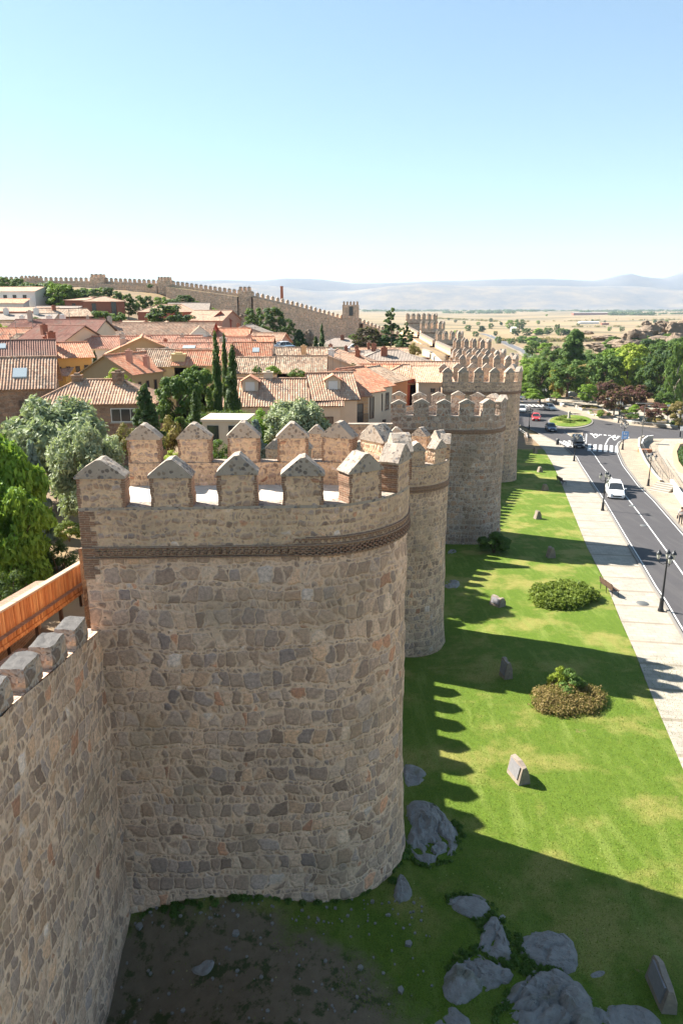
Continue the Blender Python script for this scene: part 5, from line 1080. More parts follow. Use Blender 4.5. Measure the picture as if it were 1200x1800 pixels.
for t in TT:
    lab,u,vb,vt,y,wp,mat,kind=t; big_=wp>30
    wp=wp*1.16
    treepx(lab,u,vb,vt,y,wp,mat,kind,name='cypress' if kind=='cypress' else ('shrub' if kind=='bush' else 'tree'),cat='shrub' if kind=='bush' else 'tree',n=6500,size=.040 if kind!='cypress' else .03,group='trees among the houses and on the hill')
bm_=MB()
lawn2=[at(600,626,165),at(740,626,165),at(740,614,190),at(600,614,190)]
# ---------------------------------------------------------------- the wood beyond the roundabout
ORD=['first','second','third','fourth','fifth','sixth','seventh','eighth','ninth','tenth','eleventh','twelfth','thirteenth','fourteenth','fifteenth','sixteenth','seventeenth','eighteenth','nineteenth','twentieth']
def row(desc,items,group):
    for i,(u,vb,vt,y,wp,mat,kind) in enumerate(items):
        lab='%s, %s from left'%(desc,ORD[i]); wp*=1.18; kind='round' if kind=='broad' and mat!='purple' else kind; d={'purple':'purple leaved ','bright':'bright ','autumn':'yellowing ','dark':'dark ','yellowgreen':'yellow-green '}.get(mat,'')
        treepx((d+lab).strip(),u,vb,vt,y,wp,mat,kind,name={'poplar':'poplar_tree'}.get(kind,'shrub' if kind=='bush' else 'tree'),cat='shrub' if kind=='bush' else 'tree',n=8500,size=.036,group=group)
row('tree in the front row of the wood',[(925,700,646,200,40,'bright','round'),(948,705,636,195,46,'green','round'),(918,690,670,185,26,'bright','bush'),(936,702,680,178,34,'bright','bush'),(978,700,640,190,30,'autumn','broad'),(996,694,632,185,70,'green','broad'),(968,660,610,225,46,'green','round'),(1031,706,676,162,32,'bright','round'),(1060,700,620,195,60,'green','broad'),(1098,700,616,195,56,'yellowgreen','broad'),(1130,702,640,190,44,'green','broad'),(1160,712,615,185,60,'dark','broad'),(1195,720,610,180,60,'green','broad')],'trees of the wood beyond the roundabout')
row('tree of the second line in the wood',[(940,690,640,205,40,'bright','round'),(985,684,636,215,44,'bright','round'),(1015,690,640,205,44,'heather','round'),(1040,690,628,210,50,'dark','round'),(1080,690,625,208,50,'green','round'),(1115,690,622,208,54,'green','round'),(1145,690,622,205,50,'dark','round'),(1180,695,620,200,56,'green','round')],'trees of the wood beyond the roundabout')
row('tree in the middle row of the wood',[(930,662,628,235,44,'bright','round'),(958,660,624,240,46,'green','broad'),(985,660,626,245,40,'heather','broad'),(1020,664,626,238,46,'bright','broad'),(1045,662,622,235,50,'green','broad'),(1075,658,612,232,50,'bright','broad'),(1108,655,602,230,50,'yellowgreen','broad'),(1138,650,596,235,50,'dark','broad'),(1170,650,596,228,56,'green','broad'),(1200,650,590,225,56,'green','broad')],'trees of the wood beyond the roundabout')
row('tree in the back row of the wood below the crags',[(935,624,600,330,28,'green','round'),(958,626,603,320,30,'bright','broad'),(1062,618,602,290,20,'bright','broad'),(1076,620,592,270,30,'green','poplar'),(1090,620,594,270,26,'dark','poplar'),(1118,618,594,262,34,'green','poplar'),(1145,615,590,262,36,'green','broad'),(1180,610,585,262,36,'green','broad')],'trees of the wood beyond the roundabout')
row('purple shrub tree at the edge of the plaza garden',[(1062,716,668,166,44,'purple','round'),(1078,727,683,155,42,'purple','broad'),(1112,722,676,158,52,'purple','broad'),(1150,738,708,146,52,'purple','broad')],'purple leaved trees')
row('small garden shrub beside the plaza planting beds',[(1116,727,708,150,24,'bright','bush'),(1165,718,688,158,34,'green','round'),(1172,730,704,150,18,'bright','bush'),(1192,750,705,142,36,'heather','broad'),(977,700,688,170,16,'bright','bush'),(1052,733,722,150,10,'bright','bush')],'shrubs of the plaza garden')
treepx('tall pointed poplar rising above the wood',1004,660,580,215,44,'green','poplar',name='poplar_tree',n=9000,size=.035)
treepx('pale trunked poplar at the wood edge, nearer one',1180,735,600,160,44,'green','broad',name='poplar_tree',n=6000,size=.035,pale=True)
treepx('pale trunked poplar behind the nearer pale one',1172,725,606,168,30,'dark','poplar',name='poplar_tree',n=6000,size=.035,pale=True)
def undergrowth():
    rg=np.random.default_rng(8); cl=[]
    for i in range(900):
        u=rg.uniform(915,1290); v=rg.uniform(612,694); x,y=gp(u,v); r_=rg.uniform(1.2,3.2); cl.append((x,y,float(gz(x,y))+r_*.3,r_,r_*.7))
    me=leafmesh('undergrowth','green',cl,90000,.55,8); o=bpy.data.objects.new('undergrowth',me); COL.objects.link(o); tag(o,'dense green undergrowth filling the wood beyond the roundabout','undergrowth',kind='stuff')
undergrowth()
# farther trees in the valley: each stands on the ground it is seen on
fr=random.Random(5)
def far_tree(u,v,h,w,mat,lab,kind='round',grp='trees scattered over the dry valley'):
    x,y=gp(u,v); z=float(gz(x,y)); tree(lab,u,v,y,h,w,mat,kind,loc=(x,y,z-.3),n=900,size=.09,name='tree',group=grp)
FT=[(788,563,7,9),(800,567,8,10),(815,570,8,9),(840,572,8,10),(822,582,9,11),(846,584,9,11),(862,578,9,10),(800,590,7,8),(835,592,7,9),(862,566,10,12),(880,572,8,9),
    (895,578,14,16),(912,580,16,20),(905,590,9,14),(925,590,9,15),(945,590,9,16),(962,588,9,15),(978,587,13,9),(985,590,9,13),(945,570,9,11),(995,590,8,12),(1010,590,8,12),
    (1015,574,8,9),(1070,582,8,9),(1092,583,9,11),(1115,590,7,9),(1132,585,8,9),(960,556,9,11),(1040,566,8,8),(1062,567,6,8),(1150,568,9,12),(1170,570,10,12),(1190,572,9,12),(870,590,6,7),(918,603,7,14),(935,606,8,15),(875,604,7,8),(950,612,8,13),(898,606,6,9)]
for i,(u,v,h,w) in enumerate(FT):
    side='left of the winding road' if u<875 else ('right of the winding road' if u<1000 else 'before the crags')
    far_tree(u,v,h,w,['green','dark','green','bright'][i%4],'tree in the dry valley %s, %s from left'%(side,ORD[i%20] if i<20 else 'farther '+ORD[i%20]),'round' if i%5 else 'poplar')
# belts of woodland far off on the plain read as masses
def belt(name,rows_,mat,seed,hgt=9):
    rg=np.random.default_rng(seed); cl=[]
    for (u0,v0,u1,v1,n) in rows_:
        for i in range(n):
            t=rg.random(); x,y=gp(u0+(u1-u0)*t,v0+(v1-v0)*t+rg.normal()*.25); s=hgt*rg.uniform(.5,1.5); cl.append((x,y,float(gz(x,y))+s*.3,s*rg.uniform(.8,2.4),s*.75))
    me=leafmesh(name,mat,cl,len(cl)*60,hgt*.55,seed); o=bpy.data.objects.new(name,me); COL.objects.link(o); tag(o,'dark strips of woodland crossing the far plain','woodland',kind='stuff')
belt('far_woodland',[(640,547.5,1300,547.5,330),(1020,549,1120,549,70),(780,551,900,551,70),(1070,554,1200,554,70),(420,540,640,545,60)],'dark',3,9)
belt('field_scrub',[(900,566,1200,562,40),(960,575,1200,575,40),(880,600,1060,600,50),(770,560,880,566,60)],'heather',4,3)
# hills on the horizon
def hill(name,y0,y1,prof,seed,mat,x0=-9000,x1=9600):
    rg=np.random.default_rng(seed); xs_=np.linspace(x0,x1,150); N=14; mb=MB(); P=[]
    ph=rg.uniform(0,6.28,12)
    for k in range(N+1):
        t=k/N; y=y0+(y1-y0)*t; row=[]
        for x in xs_:
            u=600+F*x/(y*cp); hz=np.interp(u,[p[0] for p in prof],[p[1] for p in prof])
            H=hz/F*y1; f=math.sin(math.pi*min(1,t)*.5)**1.2
            nz=sum(math.sin(x*(.0009*(j+1))+ph[j]+y*.0011*(j%3))/(j+1.5) for j in range(8))
            row.append((x,y+120*nz,-50+ (H+50)*f*(1+.10*nz*(1-t))+14*nz*f))
        P.append(row)
    P.append([(a,b+300,-60) for a,b,c in P[-1]])
    mb.grid(P,0,None,True); o=mb.build(name,mat); tag(o,kind='structure')
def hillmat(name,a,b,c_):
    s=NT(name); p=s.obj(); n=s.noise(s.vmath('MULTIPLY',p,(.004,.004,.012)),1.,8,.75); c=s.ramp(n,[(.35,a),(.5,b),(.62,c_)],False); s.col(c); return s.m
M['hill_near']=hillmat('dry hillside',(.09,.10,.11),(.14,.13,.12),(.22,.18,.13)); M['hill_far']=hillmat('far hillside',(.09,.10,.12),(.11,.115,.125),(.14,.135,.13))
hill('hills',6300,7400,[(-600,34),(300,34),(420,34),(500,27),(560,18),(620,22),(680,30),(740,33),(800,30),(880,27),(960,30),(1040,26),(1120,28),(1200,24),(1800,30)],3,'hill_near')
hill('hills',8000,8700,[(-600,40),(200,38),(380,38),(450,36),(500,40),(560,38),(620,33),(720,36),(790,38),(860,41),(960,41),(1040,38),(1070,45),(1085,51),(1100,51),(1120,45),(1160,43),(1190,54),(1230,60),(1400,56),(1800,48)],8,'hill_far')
# ---------------------------------------------------------------- rocks, marker stones, shrub beds on the lawn
from mathutils import noise as mn
def rock(label,px,h,name='rock',group='granite outcrops at the foot of the towers',mat='rock',seed=0,sink=.25,rough=.19):
    h=h*.36
    P=[np.array(gp(*p)) for p in px]
    for _ in range(1): P=[q for a,b in zip(P,P[1:]+P[:1]) for q in (a*.75+b*.25,a*.25+b*.75)]
    n=len(P); c=sum(P)/n; P=[c+(q-c)*(1.2 if px[0][1]>1600 else 1.08) for q in P]; zc=float(gext(*c)); rs=[]
    for i in range(n):
        for k in range(3): t=k/3; rs.append(P[i]*(1-t)+P[(i+1)%n]*t)
    mb=MB(); rings=[]; K=22; size=max(np.linalg.norm(p-c) for p in P)
    for k in range(K+1):
        s=1-k/K*.98; row=[]
        for q in rs:
            p=c+(q-c)*s; j=mn.noise(Vector((p[0]*2.3,p[1]*2.3,seed)))*.10*size*(s<.99 or 1)
            p=p+(q-c)/max(np.linalg.norm(q-c),.01)*j*.5
            z=float(gext(*p))+h*min(1,(1-s)*3.2)+(-sink if k==0 else 0)+(1-s**6)*(.10*(p[0]-c[0])*math.cos(seed*2.3)+.10*(p[1]-c[1])*math.sin(seed*2.3))-.10*size*max(0,.10-abs(mn.noise(Vector((p[0]*.9,p[1]*.9,seed+31)))))*8*(k>1)*(size>.5)
            z+=rough*size*(mn.noise(Vector((p[0]*1.1,p[1]*1.1,seed+5)))*.6+abs(mn.noise(Vector((p[0]*3.1,p[1]*3.1,seed+9))))*.6+abs(mn.noise(Vector((p[0]*8,p[1]*8,seed+19))))*.25)*(1-s**3)
            z+=size*.05*(mn.cell(Vector((p[0]*1.6+mn.noise(Vector((p[0]*2,p[1]*2,seed)))*.8,p[1]*1.6,seed)))-.5)*(k>0)
            row.append((p[0]-c[0],p[1]-c[1],z-zc))
        rings.append(row)
    mb.grid(rings,0,None,False,True); mb.face(rings[-1],0,None,False); o=mb.build(name,mat); o.location=(c[0],c[1],zc); tag(o,label,'rock',group); return o
rock('broad pale granite slab right beside the foot of the nearest tower',[(707,1420),(735,1410),(770,1418),(800,1447),(806,1475),(795,1510),(775,1530),(745,1518),(715,1490)],.45,seed=1)
rock('smooth rounded rock alone below the toothed shadow',[(778,1584),(805,1570),(838,1570),(862,1585),(863,1605),(842,1622),(805,1606)],.4,seed=2)
rock('pointed dark rock wedge in the middle of the outcrop',[(868,1612),(885,1640),(902,1690),(868,1692),(835,1672),(845,1640)],.35,seed=3)
rock('long slab sweeping down left in the outcrop',[(835,1668),(868,1692),(905,1700),(935,1718),(905,1740),(850,1745),(812,1770),(785,1742),(785,1712),(812,1685)],.35,seed=4)
rock('square topped rock on the upper right of the outcrop',[(922,1637),(950,1634),(1000,1650),(1010,1690),(1003,1710),(960,1704),(912,1682)],.45,seed=5)
rock('largest granite slab at the bottom of the photo',[(940,1712),(975,1715),(1005,1745),(1055,1770),(1075,1810),(1000,1835),(880,1835),(868,1790),(895,1755),(920,1730)],.5,seed=6)
rock('narrow slab lying along the right of the largest slab',[(965,1702),(995,1715),(1028,1745),(1036,1764),(1000,1752),(968,1722)],.4,seed=7)
rock('smooth slab at the bottom edge near the leaning marker stone',[(1060,1772),(1090,1764),(1130,1772),(1160,1800),(1160,1830),(1080,1830)],.35,seed=8)
rock('tiny pale rock right of the outcrop',[(1035,1714),(1050,1706),(1064,1709),(1058,1719),(1040,1722)],.12,seed=9)
rock('small pebble of granite above the pointed wedge',[(874,1614),(882,1607),(891,1608),(886,1618),(877,1622)],.12,seed=10)
rock('ragged rock at the bottom edge left of the largest slab',[(755,1775),(790,1765),(830,1800),(820,1830),(750,1830)],.3,seed=11)
rock('grey boulder wedged into the corner of wall and big tower',[(203,1580),(212,1535),(240,1530),(268,1542),(250,1570),(232,1590),(215,1596)],1.0,seed=12)
rock('crumbled rock at the right foot of the nearest tower',[(694,1555),(705,1530),(722,1560),(724,1580),(708,1590),(690,1582)],.5,seed=13)
rock('small pale stone in the dark earth below the wall',[(334,1704),(352,1700),(360,1690),(376,1690),(372,1706),(360,1716),(344,1714)],.16,seed=14)
rock('mossy ledge stone behind the broad pale slab',[(706,1345),(735,1348),(752,1365),(742,1382),(708,1385)],.25,seed=15)
rock('stone slab lying by the foot of the second tower',[(780,1020),(806,1019),(808,1034),(781,1036)],.35,seed=16)
rock('small stone ledge at the foot of the third tower',[(786,968),(800,966),(802,974),(787,975)],.25,seed=17)
def marker(label,u,v,ln=1.1,hh=.8,ww=.62,rot=-72,plaque=True,seed=0):
    x,y=gp(u,v); z=float(gext(x,y)); T=empty('marker_stone',(x,y,z),label,'marker stone',R(rot),'marker stones along the lawn'); r=random.Random(seed)
    # axis along local x; the plaque slope faces local -y side after turning
    prof=[(-ww*.5,-.1),(-ww*.42,.12),(-ww*.20,hh),(ww*.12,hh*1.02),(ww*.36,hh*.6),(ww*.5,-.1)]
    P=[]
    for t in (-.5,-.47,-.2,.1,.35,.48,.5):
        k=1. if abs(t)<.49 else .9
        P.append([(t*ln+r.uniform(-.02,.02),a*k+r.uniform(-.025,.025),(b*k if b>0 else b)+r.uniform(-.03,.03)+.05*math.sin(t*7+seed)) for a,b in prof])
    mb=MB(); mb.grid(P,0,None,False); mb.face(P[0],0); mb.face(P[-1][::-1],0); mb.build('stone_block','marker',T)
    if plaque:
        a=np.array([0,-ww*.42,.14]); b=np.array([0,-ww*.20,hh]); d=b-a; n=np.array([0,-d[2],d[1]]); n/=np.linalg.norm(n); q=MB()
        f=[a+d*.12+n*.035+np.array([s_*ln*.36,0,0]) for s_ in (-1,1)]+[a+d*.90+n*.035+np.array([s_*ln*.36,0,0]) for s_ in (1,-1)]
        q.face([tuple(p) for p in f]); g_=[p-n*.05 for p in f]
        for i in range(4): q.face([tuple(g_[i]),tuple(g_[(i+1)%4]),tuple(f[(i+1)%4]),tuple(f[i])])
        q.build('plaque','plaque',T)
    return T
marker('big wedge shaped marker stone with a grey plaque on the sunny lawn',910,1368,1.0,.80,.58,-76,seed=1)
marker('marker stone in deep shade at the bottom right corner',1160,1750,1.15,.78,.46,-93,seed=2)
marker('upright rough marker stone just below the second tower shadow',888,1190,.75,.95,.5,-80,seed=3)
marker('slanted marker stone on the lawn left of the juniper bed',874,1064,.9,.6,.7,-55,seed=4)
marker('marker stone above the juniper bed in the sun',967,980,.6,.85,.7,-85,False,seed=5)
marker('marker stone beside the toothed shadow below the third tower',944,912,.6,.8,.7,-80,False,seed=6)
marker('marker stone standing at the rim of the fourth tower shadow',957,862,.6,.75,.8,-80,False,seed=7)
marker('marker stone near the narrow end of the lawn',948,830,.6,.75,.7,-80,False,seed=8)
marker('last marker stone at the far tip of the lawn',940,797,.6,.9,.7,-80,False,seed=9)
marker('whitish marker stone next to the low fence at the lawn tip',925,768,.7,.8,.8,-60,False,seed=10)
def bed(label,cat,px,h,mats,seed,n=26000,size=.10,name='shrub',clr=.28,elong=1.6,flat_=.7):
    P=np.array([gp(*p) for p in px]); c=P.mean(0); zc=float(gext(*c)); rg=np.random.default_rng(seed); cl=[]
    mn_,mx=P.min(0),P.max(0)
    def inside(q):
        k=False; j=len(P)-1
        for i in range(len(P)):
            if (P[i][1]>q[1])!=(P[j][1]>q[1]) and q[0]<(P[j][0]-P[i][0])*(q[1]-P[i][1])/(P[j][1]-P[i][1])+P[i][0]: k=not k
            j=i
        return k
    A=0
    while len(cl)<230 and A<9000:
        A+=1; q=mn_+(mx-mn_)*rg.random(2)
        if inside(q):
            e=min(np.linalg.norm(P-q,axis=1)); cl.append((q[0]-c[0],q[1]-c[1],h*rg.uniform(.35,.8)*min(1,.35+e/1.2),clr*rg.uniform(.7,1.3),h*.42))
    me=leafmesh('foliage',mats,cl,n,size,seed,elong,flat_); T=empty(name,(c[0],c[1],zc),label,cat); o=bpy.data.objects.new('foliage',me); COL.objects.link(o); o.parent=T
    mb=MB(); cc=P-c
    for k in range(0,len(cl),9): q=cl[k]; mb.tube([(q[0],q[1],-.05),(q[0]+.05,q[1],q[2])],[.025,.01],5)
    mb.build('stems','bark',T); return T
bed('low spreading green juniper bed in the middle of the lawn','shrub bed',blob_outline(988,1055,56,17,16),.75,'juniper',3,36000,.09,elong=2.4,flat_=.9)
bed('ring of brown and ochre heather on the lawn near the pavement','shrub bed',blob_outline(997,1236,60,24,18),.55,'heath_red',4,34000,.055)
treepx('dark green leafy shrub growing in the middle of the heather ring',1000,1232,1172,37.2 if False else gp(1000,1225)[1],66,'green','bush',name='shrub',cat='shrub',n=9000,size=.045)
treepx('yellow-green shrub at the upper left of the heather ring',978,1212,1166,gp(978,1216)[1],40,'yellowgreen','bush',name='shrub',cat='shrub',n=5000,size=.045)
treepx('leafy laurel-like shrub beside the base of the third tower',867,972,928,gp(867,972)[1],58,'green','bush',name='shrub',cat='shrub',n=14000,size=.05,var=1)
for i,(u,v,w) in enumerate(((985,740,26),(1000,744,30),(1018,742,26),(992,736,18))):
    treepx('low tufty planting on the roundabout island, %s from left'%ORD[[0,2,3,1][i]],u,v,v-8,gp(u,v)[1],w,'juniper','bush',name='shrub',cat='shrub',n=3000,size=.06,group='plants on the roundabout island')
mb=MB(); mb.lathe((0,0,0),[(.45,-.1),(.4,.3),(.28,.5),(.3,1.5),(.18,1.75),(0,1.8)],8); o=mb.build('marker_post','concrete'); o.location=gpz(999,737); tag(o,'small pale stone pillar on the roundabout island','pillar')
def tufts():
    rg=np.random.default_rng(12); n=90000; y=14+rg.uniform(0,1,n)**1.3*22; x=rg.uniform(-7,18,n)
    k=np.array([mn.noise(Vector((a*.7,b*.7,3))) for a,b in zip(x,y)]); dirt=((x+4.6)/6.4)**2+((y-13.2)/4.6)**2+k*.8
    keep=(dirt>.9)|(rg.uniform(0,1,n)<.06); x=x[keep];y=y[keep]; z=gext(x,y)+.02; n=len(x)
    h=rg.uniform(.025,.07,n)*(1+.8*(rg.uniform(0,1,n)<.05)); a=rg.uniform(0,6.28,n); w=rg.uniform(.006,.014,n); lx=rg.normal(0,.02,n); ly=rg.normal(0,.02,n)
    V=np.stack([np.stack([x-w*np.cos(a),y-w*np.sin(a),z],1),np.stack([x+w*np.cos(a),y+w*np.sin(a),z],1),np.stack([x+lx,y+ly,z+h],1)],1).reshape(-1,3)
    me=bpy.data.meshes.new('grass'); me.vertices.add(len(V)); me.vertices.foreach_set('co',V.ravel()); me.loops.add(n*3); me.loops.foreach_set('vertex_index',np.arange(n*3)); me.polygons.add(n); me.polygons.foreach_set('loop_start',np.arange(n)*3); me.polygons.foreach_set('loop_total',np.full(n,3)); me.update(calc_edges=True)
    q=me.attributes.new('rnd','FLOAT','FACE'); q.data.foreach_set('value',rg.uniform(0,1,n)); me.materials.append(M['leaf_blade']); o=bpy.data.objects.new('grass',me); COL.objects.link(o); tag(o,kind='stuff')
    # weeds hugging rocks, wall foot and lawn rim
    cl=[]
    def edge(pts,n,s=.16):
        for _ in range(n):
            i=rg.integers(0,len(pts)-1); t=rg.random(); a,b=np.array(pts[i]),np.array(pts[i+1]); p=a+(b-a)*t+rg.normal(0,.07,2); r_=s*rg.uniform(.15,.65); cl.append((p[0],p[1],float(gext(*p))+.03,r_,r_*.7))
    edge([(-6.0,17.4),(-3,17.6),(0,17.9),(1.5,18.9),(2.4,20.8)],70); edge([(-6.5,17.2),(-6.4,13)],12,.1)
    for px in (((780,1590),(805,1572),(860,1590),(862,1612),(842,1626),(800,1610)),((785,1715),(835,1668),(868,1690),(905,1700),(935,1718)),((868,1790),(895,1755),(940,1712),(1005,1745)),((707,1500),(745,1525),(790,1512),(808,1475),(800,1445)),((905,1640),(925,1700),(960,1706),(1010,1705)),((840,1640),(868,1612),(885,1640),(902,1690))): edge([gp(*p) for p in px],42,.12)
    me=leafmesh('weeds','green',cl,26000,.05,4,2.2,.9,1.); o=bpy.data.objects.new('weeds',me); COL.objects.link(o); tag(o,kind='stuff')
    mb=MB()
    for i in range(260):
        x=rg.uniform(-6.2,2.5); y=rg.uniform(12.5,18.2) if i%3 else rg.uniform(17,18.2); s_=rg.uniform(.015,.055)*(2.2 if i%17==0 else 1); zz=float(gext(x,y))+.03
        q=[(x+s_*math.cos(t)*rg.uniform(.7,1.2),y+s_*math.sin(t)*rg.uniform(.7,1.2)) for t in (0,1.2,2.4,3.7,5)]; mb.face([(a,b,zz+s_*.7) for a,b in q])
        for j in range(5): a,b=q[j],q[(j+1)%5]; mb.face([(a[0]*1.0,a[1],zz-.02),(b[0],b[1],zz-.02),(b[0],b[1],zz+s_*.7),(a[0],a[1],zz+s_*.7)])
    tag(mb.build('gravel','rock'),kind='stuff')
M['leaf_blade']=leaf('grass blades',(.06,.11,.012),(.20,.24,.04))
tufts()
mb=MB(); mb.lathe((0,0,.01),[(.0,.02),(.38,.02),(.40,0)],14); o=mb.build('manhole_cover','iron_grey'); o.location=gpz(1128,1062,.05); tag(o,'round iron manhole cover set in the pavement near the first lamp','manhole cover')
for k,(u,v) in enumerate(((1110,925),(1090,890))):
    mb=MB(); mb.lathe((0,0,.01),[(.0,.012),(.33,.012),(.34,0)],14); o=mb.build('manhole_cover','iron_grey'); o.location=gpz(u+20,v,.055); tag(o,'round manhole cover in the asphalt, '+('nearer one' if k==0 else 'farther one by the white car'),'manhole cover','manhole covers in the road')
# ---------------------------------------------------------------- lamps, benches, signs
HAZE=.62e-4
M['ground_pale']=flat('pale road verge',(.26,.21,.15),.9,.15,1); M['road_far']=flat('worn grey asphalt',(.11,.11,.115),.9,.1,1)
def lamp_parts():
    d={}
    m=MB(); m.lathe((0,0,0),[(.19,-.05),(.19,.12),(.14,.2),(.12,.75),(.15,.8),(.075,.9),(.065,1.6)],10); m.lathe((0,0,0),[(.065,1.6),(.05,3.0),(.045,3.45),(.07,3.5),(.03,3.55)],8); d['pole']=m
    m=MB()
    for k in range(3):
        a=k*2.094+.4; c,s_=math.cos(a),math.sin(a); m.tube([(0,0,3.25),(.22*c,.22*s_,3.12),(.46*c,.46*s_,3.2),(.52*c,.52*s_,3.40)],.022,6)
    d['arms']=m; return d
LP=lamp_parts(); LPM={}
def lamp(label,u,v,hs=1.,rz=0,loc=None,group='street lamps with clustered lanterns'):
    X,Y,Z=loc or gpz(u,v,.04); T=empty('street_lamp',(X,Y,Z),label,'street lamp',rz,group)
    if not LPM:
        LPM['pole']=LP['pole'].build('pole','iron').data; LPM['arms']=LP['arms'].build('arms','iron').data
        for o in list(COL.objects):
            if o.name in('pole','arms') and o.parent is None: bpy.data.objects.remove(o)
        m=MB(); m.lathe((0,0,0),[(.05,0),(.09,.03),(.15,.34),(.15,.36)],6); g_=m.build('lantern','lantern'); LPM['lantern']=g_.data; bpy.data.objects.remove(g_)
        m=MB(); m.lathe((0,0,0),[(.19,.35),(.17,.42),(.09,.52),(.05,.56),(.05,.62),(0,.64)],8); g_=m.build('lantern_cap','iron'); LPM['cap']=g_.data; bpy.data.objects.remove(g_)
    def ad(n,me,p,l=(0,0,0)):
        o=bpy.data.objects.new(n,me); COL.objects.link(o); o.parent=p; o.location=l; return o
    ad('pole',LPM['pole'],T); ad('arms',LPM['arms'],T)
    for k in range(4):
        if k<3: a=k*2.094+.4; l=(.52*math.cos(a),.52*math.sin(a),3.40)
        else: l=(0,0,3.55)
        o=ad('lantern',LPM['lantern'],T,l); ad('lantern_cap',LPM['cap'],o)
    T.scale=(hs,hs,hs); return T
lamp('black lantern lamp nearest to the camera at the kerb',1160,1075)
lamp('black lantern lamp at the kerb beside the white car',1058,898,rz=.5)
lamp('black lantern lamp on the right pavement by the railing',1138,855,rz=1)
lamp('black lantern lamp on the kerb before the zebra crossing',1008,811,rz=.2)
lamp('black lantern lamp at the kerb next to the fourth tower',929,755,rz=.8)
LB=lamp('black lantern lamp carrying the blue sign',1093,791,1.1)
mb=MB(); mb.box((0,-.1,0),(.95,.05,1.15)); o=mb.build('sign_board','blue',LB); o.location=(.12,-.1,2.2)
mb=MB()
for (x,z,w,h) in ((-.2,.28,.12,.34),(.1,.3,.3,.07),(.1,.12,.22,.07),(0,-.2,.5,.08),(-.05,-.36,.4,.06)): mb.box((x,-.14,z),(w,.02,h))
q=mb.build('sign_marks','whitep',o)
lamp('black lantern lamp at the far zebra crossing',956,714,1.1,rz=.3)
lamp('black lantern lamp by the green trees up the road',925,686,1.1,rz=.9)
lamp('black lantern lamp among the plaza planting beds',1086,744,1.1,rz=.7)
lamp('black lantern lamp at the right edge of the plaza',1194,768,1.0,rz=.1)
def tall(label,u,v,h):
    T=empty('lighting_mast',gpz(u,v,.05),label,'lighting mast'); m=MB(); m.tube([(0,0,-.1),(0,0,h)],[.09,.06],8); m.build('pole','iron_grey',T); m=MB(); m.box((0,0,h+.05),(2.6,.35,.12)); m.build('lamp_head','iron_grey',T)
tall('slim grey mast with a flat double lamp head beside the plaza',1126,775,6.5)
def poles(label,u,v,h,w,hh,mat):
    T=empty('information_sign',gpz(u,v,.05),label,'sign'); m=MB(); m.tube([(0,0,-.1),(0,0,h)],.05,6); m.build('pole','iron_grey',T); m=MB(); m.box((0,-.07,h-hh/2),(w,.06,hh)); m.build('sign_board',mat,T)
poles('white sign board on a slim pole near the purple trees',1171,748,4.2,.8,1.1,'whitep')
poles('small white sign on a short post at the right edge',1197,772,2.2,.9,.7,'whitep')
def bench(label,u,v,rz):
    T=empty('bench',gpz(u,v,.05),label,'bench',rz,'benches along the pavement'); m=MB()
    for i in range(4): m.box((0,-.18+.13*i,.45),(1.7,.10,.04))
    m.build('seat','frame',T); m=MB()
    for i in range(3): m.box((0,.30+.02*i,.60+.13*i),(1.7,.035,.10))
    m.build('backrest','frame',T)
    for x in (-.75,0,.75):
        m=MB(); m.tube([(x,-.22,0),(x,-.2,.43)],.025,6); m.tube([(x,.24,0),(x,.26,.43),(x,.36,.95)],.025,6); m.tube([(x,-.22,.42),(x,.26,.42)],.025,6); m.build('leg','iron',T)
bench('dark bench at the edge of lawn and pavement, nearest one',1070,1043,R(100)); bench('dark bench on the pavement rim in the fourth tower shadow',986,851,R(100))
def bin_(label,u,v):
    T=empty('litter_bin',gpz(u,v,.05),label,'litter bin'); m=MB(); m.lathe((0,0,0),[(.24,0),(.27,.1),(.27,.85),(.22,.9)],12); m.build('bin_body','iron',T); m=MB(); m.lathe((0,0,0),[(.3,.9),(.3,.98),(.1,1.05),(0,1.06)],12); m.build('lid','iron_grey',T)
bin_('dark round litter bin by the zebra crossing on the left pavement',979,782)
def people():
    pass
